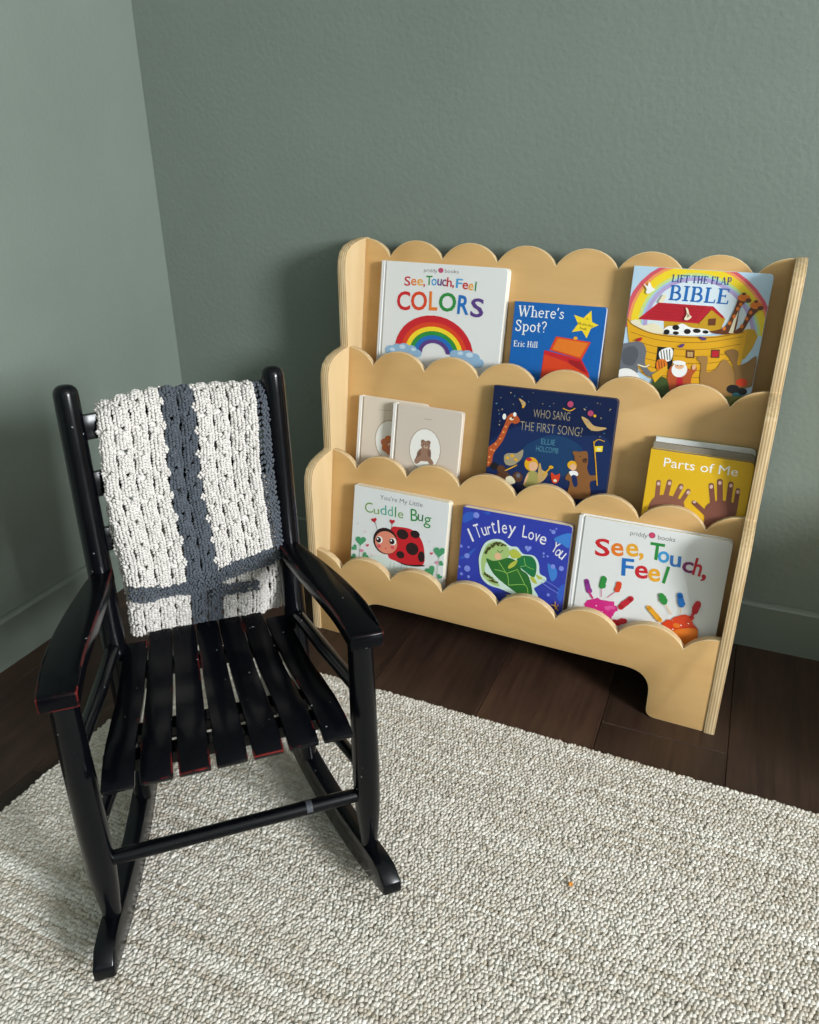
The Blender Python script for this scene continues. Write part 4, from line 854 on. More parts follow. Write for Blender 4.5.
  ('p','heart_print','leafgreen',0,[(157.6,-125.6),(157.2,-124.8),(157.1,-122.7),(158.2,-120.0),(160.8,-118.0),(164.0,-117.7),(166.5,-119.2),(167.4,-122.3),(166.9,-126.2),(165.8,-130.2),(165.2,-133.5),(165.2,-135.5),(165.5,-136.1),(164.9,-135.8),(163.0,-135.2),(159.8,-135.0),(155.7,-135.1),(151.9,-134.6),(149.3,-132.9),(148.5,-130.0),(149.6,-126.9),(152.2,-124.8),(155.0,-124.4),(156.9,-125.0)]),
  ('p','heart_print','leafgreen',0,[(180.0,-108.9),(180.4,-108.6),(181.5,-108.3),(182.8,-108.4),(183.8,-109.4),(184.0,-110.9),(183.3,-112.3),(181.9,-113.3),(179.9,-113.6),(177.9,-113.7),(176.3,-113.8),(175.3,-114.2),(175.0,-114.4),(175.2,-114.1),(175.4,-113.0),(175.4,-111.4),(175.4,-109.4),(175.5,-107.5),(176.3,-106.0),(177.7,-105.2),(179.3,-105.2),(180.3,-106.2),(180.6,-107.5),(180.3,-108.5)]),
  ('p','heart_print','leafgreen',0,[(178.3,-133.3),(178.6,-132.9),(179.5,-132.3),(180.9,-132.0),(182.2,-132.6),(182.9,-133.9),(182.6,-135.5),(181.4,-136.8),(179.6,-137.7),(177.6,-138.3),(176.0,-139.0),(175.1,-139.6),(174.9,-139.9),(175.0,-139.6),(174.9,-138.5),(174.5,-137.0),(173.8,-135.2),(173.4,-133.4),(173.7,-131.7),(174.8,-130.5),(176.4,-130.2),(177.8,-130.7),(178.4,-131.8),(178.4,-132.9)]),
  ('p','heart_print','pink',0,[(33.3,-106.0),(33.3,-105.8),(33.6,-105.2),(34.3,-104.6),(35.3,-104.4),(36.1,-104.8),(36.5,-105.6),(36.2,-106.5),(35.5,-107.5),(34.6,-108.5),(33.9,-109.3),(33.6,-109.9),(33.6,-110.1),(33.5,-109.9),(33.1,-109.5),(32.4,-109.0),(31.4,-108.4),(30.5,-107.7),(30.2,-106.9),(30.4,-106.0),(31.2,-105.3),(32.1,-105.1),(32.8,-105.3),(33.2,-105.8)]),
  ('p','heart_print','pinklight',0,[(22.1,-118.2),(22.3,-117.9),(22.9,-117.2),(24.0,-116.6),(25.3,-116.7),(26.2,-117.6),(26.3,-118.8),(25.6,-120.1),(24.2,-121.2),(22.7,-122.1),(21.5,-123.0),(20.8,-123.7),(20.7,-124.0),(20.7,-123.7),(20.4,-123.0),(19.6,-121.9),(18.6,-120.8),(17.9,-119.5),(17.8,-118.2),(18.5,-117.0),(19.7,-116.3),(21.0,-116.4),(21.8,-117.1),(22.1,-117.9)]),
  ('p','heart_print','pink',0,[(158.9,-94.8),(159.0,-94.6),(159.2,-94.0),(159.9,-93.4),(160.7,-93.3),(161.5,-93.6),(161.9,-94.4),(161.7,-95.3),(161.0,-96.3),(160.2,-97.2),(159.6,-98.0),(159.3,-98.5),(159.3,-98.7),(159.2,-98.5),(158.9,-98.1),(158.1,-97.6),(157.2,-97.1),(156.4,-96.4),(156.0,-95.6),(156.2,-94.7),(156.9,-94.1),(157.8,-93.9),(158.5,-94.1),(158.9,-94.6)]),
  ('p','heart_print','pinklight',0,[(169.9,-109.4),(169.8,-109.1),(169.9,-108.4),(170.3,-107.6),(171.2,-107.1),(172.2,-107.1),(172.9,-107.7),(173.1,-108.7),(172.8,-109.9),(172.3,-111.1),(172.0,-112.2),(172.0,-112.8),(172.0,-113.0),(171.9,-112.9),(171.3,-112.7),(170.3,-112.5),(169.0,-112.4),(167.9,-112.1),(167.1,-111.5),(166.9,-110.5),(167.4,-109.5),(168.2,-109.0),(169.1,-108.9),(169.7,-109.2)]),
  ('p','heart_print','palepink',0,[(27.2,-81.4),(27.2,-81.2),(27.5,-80.6),(28.1,-80.1),(28.9,-80.0),(29.6,-80.3),(29.9,-81.0),(29.7,-81.8),(29.1,-82.7),(28.3,-83.5),(27.7,-84.2),(27.5,-84.7),(27.4,-84.9),(27.4,-84.7),(27.0,-84.4),(26.4,-83.9),(25.5,-83.4),(24.8,-82.8),(24.4,-82.1),(24.7,-81.3),(25.3,-80.7),(26.1,-80.5),(26.8,-80.8),(27.1,-81.2)]),
  ('p','heart_print','palegrey',0,[(152.9,-74.2),(153.0,-74.0),(153.2,-73.5),(153.8,-73.0),(154.5,-72.9),(155.2,-73.2),(155.5,-73.9),(155.3,-74.7),(154.8,-75.5),(154.1,-76.3),(153.5,-77.0),(153.3,-77.5),(153.3,-77.6),(153.2,-77.5),(152.9,-77.1),(152.2,-76.7),(151.4,-76.2),(150.7,-75.6),(150.4,-74.9),(150.6,-74.2),(151.2,-73.6),(152.0,-73.4),(152.6,-73.7),(152.9,-74.1)]),
  ('p','heart_print','palegrey',0,[(11.1,-69.1),(11.2,-69.0),(11.4,-68.5),(11.9,-68.1),(12.6,-67.9),(13.2,-68.2),(13.5,-68.8),(13.3,-69.5),(12.8,-70.3),(12.1,-71.0),(11.6,-71.6),(11.4,-72.0),(11.3,-72.2),(11.3,-72.0),(11.0,-71.7),(10.4,-71.3),(9.7,-70.9),(9.0,-70.4),(8.8,-69.7),(9.0,-69.1),(9.5,-68.6),(10.2,-68.4),(10.8,-68.6),(11.1,-69.0)]),
  ('p','heart_print','palepink',0,[(43.7,-122.5),(43.7,-122.4),(43.9,-122.0),(44.3,-121.6),(44.9,-121.5),(45.4,-121.7),(45.6,-122.2),(45.5,-122.8),(45.0,-123.5),(44.5,-124.1),(44.0,-124.6),(43.9,-124.9),(43.8,-125.1),(43.8,-124.9),(43.6,-124.7),(43.1,-124.4),(42.5,-124.0),(41.9,-123.6),(41.7,-123.1),(41.9,-122.5),(42.3,-122.0),(42.9,-121.9),(43.4,-122.1),(43.6,-122.4)]),
  ('l','stem_print','sage',0.8,[(18.7,-109.7),(18.6,-132.3)]),
  ('l','stem_print','sage',0.8,[(174.1,-98.6),(171.6,-139.1)]),
  ('p','ground_print','palemint',1,[(-2.5,-159.8),(36.2,-130.4),(63.4,-120.7),(91.5,-129.5),(114.6,-128.1),(145.0,-126.8),(153.6,-139.5),(183.9,-143.6),(182.7,-169.6),(-0.1,-198.0)]),
  ('l','leg_print','grey',0.5,[(81.6,-127.9),(80.9,-139.3)]),
  ('l','leg_print','grey',0.5,[(89.4,-127.7),(88.7,-139.0)]),
  ('l','leg_print','grey',0.5,[(103.7,-127.3),(103.1,-138.6)]),
  ('l','leg_print','grey',0.5,[(114.5,-127.0),(113.9,-138.2)]),
  ('l','leg_print','grey',0.5,[(124.0,-126.7),(123.5,-137.9)]),
 ],
 'turtle': [
  ('t','title_lettering','white2','I',(21.1,-58.7),(25.8,-56.0),24.0,'x',0.0),
  ('t','title_lettering','white2','T',(30.1,-50.0),(38.5,-45.9),23.9,'x',0.0),
  ('t','title_lettering','white2','u',(40.1,-44.2),(48.1,-40.6),14.3,'x',0.0),
  ('t','title_lettering','white2','r',(49.4,-40.0),(55.4,-37.8),14.2,'x',0.0),
  ('t','title_lettering','white2','t',(56.0,-37.0),(62.7,-35.0),20.9,'x',0.0),
  ('t','title_lettering','white2','l',(64.4,-34.4),(70.1,-33.3),22.2,'x',0.0),
  ('t','title_lettering','white2','e',(72.1,-32.9),(80.8,-31.9),14.8,'x',0.0),
  ('t','title_lettering','white2','y',(82.2,-31.6),(95.0,-31.9),14.7,'x',0.0),
  ('t','title_lettering','white2','L',(106.6,-33.0),(115.3,-33.3),20.5,'x',0.0),
  ('t','title_lettering','white2','o',(116.7,-34.4),(126.1,-34.9),13.3,'x',0.0),
  ('t','title_lettering','white2','v',(126.8,-35.1),(134.8,-36.2),13.2,'x',0.0),
  ('t','title_lettering','white2','e',(135.6,-37.4),(146.3,-39.3),13.8,'x',0.0),
  ('t','title_lettering','white2','Y',(155.6,-46.2),(165.8,-50.1),20.4,'x',0.0),
  ('t','title_lettering','white2','o',(162.8,-51.4),(169.6,-54.7),12.5,'x',0.0),
  ('t','title_lettering','white2','u',(168.9,-54.2),(176.6,-58.6),13.8,'x',0.0),
  ('p','sea_print','skyblue2',1,[(160.5,-24.5),(179.9,-12.5),(188.2,-15.8),(186.0,-36.0),(172.7,-32.1),(164.4,-30.4)]),
  ('p','sea_print','skyblue2',1,[(154.4,-69.4),(161.2,-71.3),(170.0,-76.2),(171.6,-89.5),(164.4,-97.9),(158.0,-85.6)]),
  ('p','sea_print','skyblue3',1,[(0.4,-15.8),(10.2,-7.1),(24.3,-8.0),(20.0,-17.4),(3.3,-27.4)]),
  ('p','sea_print','skyblue3',1,[(178.3,-105.0),(187.4,-99.6),(184.4,-127.7),(175.6,-122.8)]),
  ('p','sea_print','skyblue3',1,[(1.9,-90.8),(13.6,-81.3),(28.9,-66.9),(19.2,-83.7),(5.6,-91.8)]),
  ('p','sea_print','skyblue3',1,[(36.0,-2.5),(47.9,-1.4),(45.0,-6.0)]),
  ('e','bubble_print','periwinkle',(24.6,-10.4),5.5,5.3,0),
  ('e','bubble_print','periwinkle',(17.1,-107.2),5.7,5.6,0),
  ('e','bubble_print','periwinkle',(14.6,-84.6),4.7,4.5,0),
  ('e','bubble_print','periwinkle',(2.5,-69.4),2.8,2.8,0),
  ('e','bubble_print','periwinkle',(16.0,-68.5),2.1,2.0,0),
  ('e','bubble_print','periwinkle',(7.4,-118.9),2.9,2.8,0),
  ('e','bubble_print','periwinkle',(20.9,-121.3),2.9,2.8,0),
  ('e','bubble_print','periwinkle',(163.7,-72.5),3.9,4.0,0),
  ('e','bubble_print','periwinkle',(177.7,-72.9),4.2,4.3,0),
  ('e','bubble_print','periwinkle',(161.7,-122.6),2.7,2.7,0),
  ('e','bubble_print','periwinkle',(157.7,-14.4),3.5,3.6,0),
  ('e','bubble_print','periwinkle',(152.5,-12.1),1.6,1.6,0),
  ('e','bubble_print','periwinkle',(161.8,-8.4),1.6,1.6,0),
  ('e','bubble_print','periwinkle',(146.0,-53.5),1.9,2.0,0),
  ('e','bubble_print','periwinkle',(153.0,-56.8),1.9,2.0,0),
  ('e','bubble_print','periwinkle',(146.6,-58.8),1.6,1.6,0),
  ('e','bubble_print','periwinkle',(2.6,-106.7),2.3,2.1,0),
  ('p','bubble_print','periwinkle',0,[(119.1,-48.3),(119.2,-47.8),(119.9,-46.6),(121.2,-45.6),(122.9,-45.4),(124.4,-46.4),(125.0,-48.1),(124.5,-50.0),(123.0,-51.9),(121.3,-53.6),(120.0,-55.1),(119.4,-56.2),(119.3,-56.6),(119.1,-56.2),(118.5,-55.3),(117.1,-54.0),(115.4,-52.6),(113.8,-51.0),(113.2,-49.2),(113.8,-47.4),(115.3,-46.2),(117.0,-46.0),(118.4,-46.7),(119.0,-47.8)]),
  ('p','turtle_print','palemint2',1,[(36.6,-80.1),(43.2,-57.8),(56.0,-47.0),(72.9,-44.4),(89.1,-52.1),(100.9,-51.5),(112.0,-61.1),(130.4,-60.8),(140.0,-72.4),(143.5,-88.7),(154.0,-93.3),(154.8,-100.0),(144.2,-109.2),(139.7,-113.7),(136.9,-117.8),(144.9,-129.9),(128.5,-133.7),(104.9,-135.6),(80.2,-130.6),(58.9,-128.3),(43.7,-117.4),(38.2,-97.3)]),
  ('p','turtle_print','lime',1,[(41.1,-82.7),(46.9,-60.5),(58.1,-50.7),(73.3,-48.4),(87.3,-57.6),(87.7,-71.3),(68.4,-84.0),(51.4,-87.5),(49.6,-105.5),(64.4,-112.9),(77.9,-125.8),(63.9,-125.4),(47.0,-114.9),(41.9,-98.3)]),
  ('p','turtle_print','shellgreen',1,[(49.1,-82.7),(61.4,-83.7),(74.8,-79.2),(87.9,-73.0),(103.6,-76.6),(111.7,-88.7),(124.4,-96.3),(133.6,-118.6),(133.1,-129.1),(114.9,-133.3),(93.3,-124.1),(75.0,-114.1),(61.7,-102.9)]),
  ('l','turtle_print','limeline',1.2,[(66.4,-98.4),(87.4,-100.9),(93.0,-120.7)]),
  ('l','turtle_print','limeline',1.2,[(87.4,-100.9),(105.1,-90.1)]),
  ('l','turtle_print','limeline',1.2,[(105.1,-90.1),(121.3,-114.3)]),
  ('l','turtle_print','limeline',1.2,[(93.0,-120.7),(121.3,-114.3),(128.2,-130.3)]),
  ('l','turtle_print','limeline',1.2,[(71.8,-83.3),(87.4,-100.9)]),
  ('p','turtle_print','shelldark',1,[(102.2,-73.4),(110.8,-64.8),(127.3,-63.1),(135.8,-73.3),(137.0,-90.1),(132.9,-97.9),(118.7,-90.7),(106.0,-83.0)]),
  ('l','turtle_print','limeline',0.9,[(114.4,-67.5),(119.2,-80.2),(133.0,-84.1)]),
  ('l','turtle_print','limeline',0.9,[(119.2,-80.2),(109.5,-84.0)]),
  ('p','turtle_print','leafyellow',1,[(88.5,-62.5),(96.3,-55.8),(107.8,-62.0),(107.8,-68.2),(94.7,-72.3)]),
  ('p','turtle_print','leafyellow',1,[(88.9,-88.4),(93.8,-80.4),(103.3,-73.9),(101.0,-83.4),(91.6,-91.3)]),
  ('p','turtle_print','leafyellow',1,[(128.0,-99.0),(134.5,-97.6),(141.0,-107.2),(133.9,-106.3)]),
  ('p','turtle_print','leafyellow',1,[(137.2,-91.8),(149.3,-96.0),(143.1,-99.1)]),
  ('e','turtle_print','blush',(69.5,-74.0),6.1,6.1,0),
  ('l','turtle_print','brownblack',1,[(67.4,-64.0),(72.8,-66.4),(77.1,-61.4)]),
  ('e','turtle_print','spot',(56.7,-56.7),2.4,1.4,0),
  ('e','turtle_print','spot',(63.9,-52.1),1.5,1.9,0),
  ('e','turtle_print','spot',(47.8,-71.2),1.4,1.4,0),
  ('e','turtle_print','spot',(60.4,-57.1),1.6,1.6,0),
  ('e','turtle_print','spot',(67.4,-54.1),2.2,1.7,0),
  ('e','turtle_print','spot',(79.8,-52.4),2.5,1.6,0),
  ('e','turtle_print','spot',(51.0,-64.1),1.8,2.2,0),
  ('e','turtle_print','spot',(52.4,-65.0),2.3,1.7,0),
  ('e','turtle_print','spot',(64.2,-50.3),1.4,1.5,0),
  ('e','turtle_print','spot',(69.0,-51.0),1.8,1.9,0),
  ('e','turtle_print','spot',(61.1,-53.5),2.5,2.0,0),
  ('e','turtle_print','spot',(54.4,-62.1),2.1,2.3,0),
  ('e','turtle_print','spot',(70.7,-50.2),2.7,1.5,0),
  ('e','turtle_print','spot',(60.2,-56.9),1.5,1.9,0),
  ('e','turtle_print','spot',(48.0,-72.4),2.5,1.9,0),
  ('e','turtle_print','spot',(76.1,-51.8),2.4,1.9,0),
  ('e','turtle_print','spot',(65.5,-51.9),2.5,2.3,0),
  ('e','turtle_print','spot',(62.0,-54.9),1.4,2.1,0),
  ('e','turtle_print','spot',(68.2,-54.2),2.5,1.6,0),
  ('e','turtle_print','spot',(59.1,-57.4),1.3,1.8,0),
  ('e','turtle_print','spot',(51.7,-63.0),1.5,2.2,0),
  ('e','turtle_print','spot',(50.6,-65.6),1.9,2.2,0),
  ('e','turtle_print','spot',(49.1,-69.1),2.3,2.2,0),
  ('e','turtle_print','spot',(74.3,-54.0),1.7,1.7,0),
  ('e','turtle_print','spot',(58.3,-59.4),2.6,1.5,0),
  ('e','turtle_print','spot',(52.0,-63.3),1.7,1.8,0),
  ('e','turtle_print','spot',(49.9,-107.6),1.1,1.4,0),
  ('e','turtle_print','spot',(50.1,-110.1),2.0,1.5,0),
  ('e','turtle_print','spot',(51.9,-110.8),1.7,1.1,0),
  ('e','turtle_print','spot',(54.9,-111.9),1.9,1.6,0),
  ('e','turtle_print','spot',(53.3,-110.9),1.1,1.5,0),
  ('e','turtle_print','spot',(52.5,-110.0),1.3,1.1,0),
  ('e','turtle_print','spot',(54.9,-110.2),1.0,1.1,0),
  ('e','turtle_print','spot',(55.0,-112.7),1.0,1.7,0),
  ('e','turtle_print','spot',(58.4,-111.6),1.3,1.3,0),
  ('e','turtle_print','spot',(58.2,-112.3),1.9,1.7,0),
  ('e','turtle_print','spot',(59.9,-114.8),1.2,1.1,0),
  ('e','turtle_print','spot',(60.3,-114.2),1.9,1.2,0),
  ('e','turtle_print','spot',(60.2,-119.0),1.6,1.1,0),
  ('e','turtle_print','spot',(63.2,-113.9),1.6,1.7,0),
  ('e','turtle_print','spot',(66.1,-117.8),1.3,1.3,0),
  ('e','turtle_print','spot',(63.9,-119.5),1.6,1.6,0),
  ('e','turtle_print','spot',(65.4,-116.9),1.9,1.7,0),
  ('e','turtle_print','spot',(69.3,-120.1),1.8,1.6,0),
  ('e','turtle_print','spot',(67.2,-119.8),1.4,1.0,0),
  ('e','turtle_print','spot',(67.1,-119.2),1.3,1.6,0),
  ('e','turtle_print','spot',(72.7,-119.8),2.1,1.7,0),
  ('e','turtle_print','spot',(73.7,-119.9),1.2,1.2,0),
  ('l','coral_print','gold',1.6,[(181.6,-145.6),(174.2,-138.7),(169.2,-138.2)]),
  ('l','coral_print','gold',1.6,[(176.6,-145.1),(175.0,-131.6)]),
  ('l','coral_print','gold',1.4,[(177.8,-141.3),(180.4,-135.5)]),
  ('l','coral_print','gold',2.5,[(36.1,-129.8),(45.8,-138.4),(60.7,-145.7)]),
  ('l','coral_print','gold',2,[(91.4,-138.7),(98.2,-137.1)]),
  ('l','sea_print','periwinkle',1,[(148.5,-103.1),(166.0,-111.2),(178.0,-115.4)]),
  ('l','sea_print','periwinkle',0.8,[(151.1,-97.4),(168.4,-103.8),(178.8,-109.0)]),
 ],
 'stf': [
  ('t','publisher_lettering','grey','priddy',(81.7,-16.9),(107.8,-17.5),7.0,'s',0.0),
  ('e','publisher_mark','rose',(114.2,-11.8),5.1,4.8,0),
  ('e','publisher_mark','pink',(114.2,-11.8),2.7,2.5,0),
  ('t','publisher_lettering','grey','books',(123.2,-16.4),(148.7,-15.8),7.0,'s',0.0),
  ('t','title_lettering','red','S',(32.7,-60.4),(55.8,-57.9),28.1,'x',0.018),
  ('t','title_lettering','orange','e',(57.7,-55.3),(76.8,-52.9),20.4,'x',0.018),
  ('t','title_lettering','amber','e',(80.2,-51.4),(99.0,-49.1),20.2,'x',0.018),
  ('t','title_lettering','amber',',',(99.7,-48.9),(106.7,-48.3),8.9,'x',0.018),
  ('t','title_lettering','green','T',(114.5,-48.9),(135.9,-48.3),26.6,'x',0.018),
  ('t','title_lettering','sky','o',(128.1,-51.4),(145.1,-50.1),17.7,'x',0.018),
  ('t','title_lettering','sky2','u',(146.4,-54.3),(162.6,-53.2),16.9,'x',0.018),
  ('t','title_lettering','plum','c',(164.9,-59.4),(181.1,-58.9),16.8,'x',0.018),
  ('t','title_lettering','crimson','h',(180.0,-60.7),(192.2,-61.7),27.0,'x',0.018),
  ('t','title_lettering','crimson',',',(193.7,-62.9),(200.5,-63.6),8.7,'x',0.018),
  ('t','title_lettering','blue','F',(77.6,-84.3),(96.0,-82.6),28.0,'x',0.018),
  ('t','title_lettering','red','e',(98.3,-83.7),(117.9,-81.7),20.3,'x',0.018),
  ('t','title_lettering','amber','e',(119.0,-84.6),(136.8,-82.2),20.3,'x',0.018),
  ('t','title_lettering','green','l',(139.7,-83.0),(144.0,-83.6),27.5,'x',0.018),
  ('p','handprint_print','magenta',1,[(26.9,-145.2),(30.1,-139.3),(30.1,-137.7),(34.2,-136.2),(40.1,-133.2),(43.7,-131.9),(45.9,-129.7),(51.3,-132.0),(55.7,-131.9),(60.7,-131.5),(66.1,-131.5),(72.6,-130.8),(74.3,-137.3),(76.8,-136.8),(80.5,-144.0),(77.6,-146.1),(75.2,-150.2),(74.7,-153.6),(72.5,-157.6),(74.0,-167.6),(78.0,-171.4),(82.2,-177.4),(70.6,-180.8),(62.2,-190.2),(52.6,-193.9),(42.0,-182.8),(36.0,-173.5),(25.5,-161.7),(26.6,-156.7),(28.4,-150.2)]),
  ('e','handprint_print','magenta2',(53.9,-165.7),2.4,1.6,0),
  ('e','handprint_print','magenta',(53.6,-151.5),5.7,1.8,0),
  ('e','handprint_print','magenta',(45.6,-144.0),3.5,2.6,0),
  ('e','handprint_print','crimson',(51.8,-159.4),2.5,2.7,0),
  ('e','handprint_print','magenta2',(51.0,-154.1),5.3,3.6,0),
  ('e','handprint_print','magenta2',(69.8,-141.0),6.3,2.4,0),
  ('e','handprint_print','magenta2',(63.9,-144.0),4.9,3.7,0),
  ('e','handprint_print','crimson',(47.1,-165.4),4.4,2.1,0),
  ('e','handprint_print','magenta2',(74.0,-165.0),4.4,1.6,0),
  ('e','handprint_print','white',(49.3,-155.8),1.3,0.9,0),
  ('e','handprint_print','white',(44.8,-150.6),0.9,0.9,0),
  ('e','handprint_print','white',(47.4,-160.1),1.3,0.5,0),
  ('e','handprint_print','white',(48.3,-158.1),0.8,1.1,0),
  ('e','handprint_print','white',(56.7,-151.8),1.1,0.6,0),
  ('e','handprint_print','white',(46.1,-143.7),1.2,0.9,0),
  ('e','handprint_print','white',(42.0,-159.9),0.9,0.6,0),
  ('e','handprint_print','white',(54.4,-159.2),1.0,0.9,0),
  ('l','fingerprint_print','purple2',8,[(25.7,-105.9),(30.7,-121.5)]),
  ('e','fingerprint_print','purple2',(32.1,-120.7),4.5,4.6,0),
  ('e','fingerprint_print','purple2',(28.3,-113.6),4.4,4.6,0),
  ('e','fingerprint_print','purple2',(29.9,-117.7),4.4,4.6,0),
  ('l','fingerprint_print','magenta',3,[(31.2,-122.2),(38.4,-131.7)]),
  ('l','fingerprint_print','green',8.5,[(51.4,-95.5),(50.3,-109.1)]),
  ('e','fingerprint_print','green',(51.9,-100.5),4.6,4.9,0),
  ('e','fingerprint_print','green',(52.3,-96.8),4.7,4.9,0),
  ('e','fingerprint_print','green',(52.1,-107.3),4.7,4.9,0),
  ('l','fingerprint_print','vermilion',8,[(76.8,-99.3),(74.3,-110.1)]),
  ('e','fingerprint_print','vermilion',(76.4,-104.5),4.3,4.6,0),
  ('e','fingerprint_print','vermilion',(76.0,-99.9),4.3,4.6,0),
  ('e','fingerprint_print','vermilion',(75.1,-109.3),4.4,4.7,0),
  ('l','fingerprint_print','crimson',9,[(97.7,-119.6),(84.2,-137.0)]),
  ('e','fingerprint_print','crimson',(88.1,-130.8),4.8,5.2,0),
  ('e','fingerprint_print','crimson',(87.8,-131.1),4.9,5.1,0),
  ('e','fingerprint_print','crimson',(91.7,-127.4),4.8,5.1,0),
  ('l','fingerprint_print','crimson',8.5,[(93.1,-158.7),(78.4,-166.3)]),
  ('e','fingerprint_print','crimson',(89.5,-159.6),4.6,4.9,0),
  ('e','fingerprint_print','crimson',(83.9,-164.3),4.6,4.9,0),
  ('e','fingerprint_print','crimson',(78.7,-164.5),4.6,4.9,0),
  ('l','fingerprint_print','magenta',1.0,[(50.9,-113.7),(51.9,-126.6)]),
  ('l','fingerprint_print','magenta',1.0,[(72.3,-114.1),(61.8,-125.6)]),
  ('p','handprint_print','vermilion',1,[(149.4,-147.8),(152.5,-145.7),(157.0,-140.3),(161.6,-140.1),(166.3,-134.3),(173.6,-129.9),(180.6,-126.4),(187.3,-127.3),(190.7,-126.2),(194.7,-128.6),(194.6,-128.9),(192.1,-134.2),(191.8,-133.3),(194.6,-138.9),(197.5,-141.6),(202.3,-145.7),(202.8,-150.0),(203.3,-155.9),(204.2,-160.4),(200.9,-163.6),(196.7,-167.6),(194.9,-171.4),(190.2,-176.5),(188.2,-179.0),(185.9,-178.3),(182.1,-176.4),(174.2,-169.6),(170.7,-168.6),(165.9,-164.4),(160.3,-159.8),(154.8,-154.9),(153.2,-152.3),(151.4,-151.9)]),
  ('e','handprint_print','orange',(191.6,-160.4),2.5,2.1,0),
  ('e','handprint_print','orange',(193.1,-154.7),5.1,3.1,0),
  ('e','handprint_print','vermilion',(195.0,-157.6),5.6,2.2,0),
  ('e','handprint_print','orange',(190.5,-161.4),4.3,1.5,0),
  ('e','handprint_print','orange',(171.1,-146.9),5.4,3.6,0),
  ('e','handprint_print','orange',(189.8,-152.4),2.2,3.6,0),
  ('e','handprint_print','red',(187.2,-152.8),3.8,2.6,0),
  ('e','handprint_print','vermilion',(169.8,-152.9),4.1,2.2,0),
  ('e','handprint_print','red',(185.0,-149.0),3.7,2.7,0),
  ('e','handprint_print','white',(187.5,-139.7),1.3,0.7,0),
  ('e','handprint_print','white',(194.0,-147.6),1.3,0.9,0),
  ('e','handprint_print','white',(177.5,-145.1),1.0,1.0,0),
  ('e','handprint_print','white',(191.5,-135.3),0.5,0.4,0),
  ('e','handprint_print','white',(163.7,-140.4),0.5,0.5,0),
  ('e','handprint_print','white',(166.9,-154.3),1.1,1.1,0),
  ('e','handprint_print','white',(198.0,-147.9),1.3,0.4,0),
  ('e','handprint_print','white',(172.0,-158.7),0.9,0.5,0),
  ('l','fingerprint_print','amber',7.5,[(126.7,-127.7),(145.4,-143.9)]),
  ('e','fingerprint_print','amber',(140.6,-140.2),3.9,4.3,0),
  ('e','fingerprint_print','amber',(131.6,-131.8),3.9,4.3,0),
  ('e','fingerprint_print','amber',(139.8,-138.7),3.9,4.3,0),
  ('l','fingerprint_print','green',8.5,[(142.2,-104.0),(147.8,-113.5)]),
  ('e','fingerprint_print','green',(147.9,-110.5),4.4,4.8,0),
  ('e','fingerprint_print','green',(145.3,-106.8),4.4,4.8,0),
  ('e','fingerprint_print','green',(144.2,-109.9),4.4,4.8,0),
  ('l','fingerprint_print','blue',8.5,[(168.8,-97.1),(173.1,-112.1)]),
  ('e','fingerprint_print','blue',(171.8,-105.1),4.3,4.8,0),
  ('e','fingerprint_print','blue',(171.5,-108.3),4.3,4.8,0),
  ('e','fingerprint_print','blue',(174.1,-109.6),4.3,4.9,0),
  ('l','fingerprint_print','red',9,[(196.1,-104.8),(193.8,-118.0)]),
  ('e','fingerprint_print','red',(196.1,-107.4),4.5,5.0,0),
  ('e','fingerprint_print','red',(194.3,-109.4),4.5,5.1,0),
  ('e','fingerprint_print','red',(193.5,-113.3),4.5,5.0,0),
  ('l','fingerprint_print','red',4,[(193.3,-118.8),(189.8,-129.3)]),
  ('l','fingerprint_print','amber',1.0,[(150.2,-117.5),(160.8,-130.5)]),
  ('l','fingerprint_print','amber',0.8,[(172.4,-116.1),(173.5,-127.4)]),
  ('p','handprint_print','orange',1,[(165.1,-158.6),(184.2,-148.0),(200.9,-145.8),(203.0,-158.8),(194.6,-170.7),(185.6,-178.9),(173.8,-170.2)]),
 ],
}
load_glyphs({(it[3], -0.012 if it[7] == 'n' else it[8]) for v in ART.values() for it in v if it[0] == 't' and it[7] != 'f'})
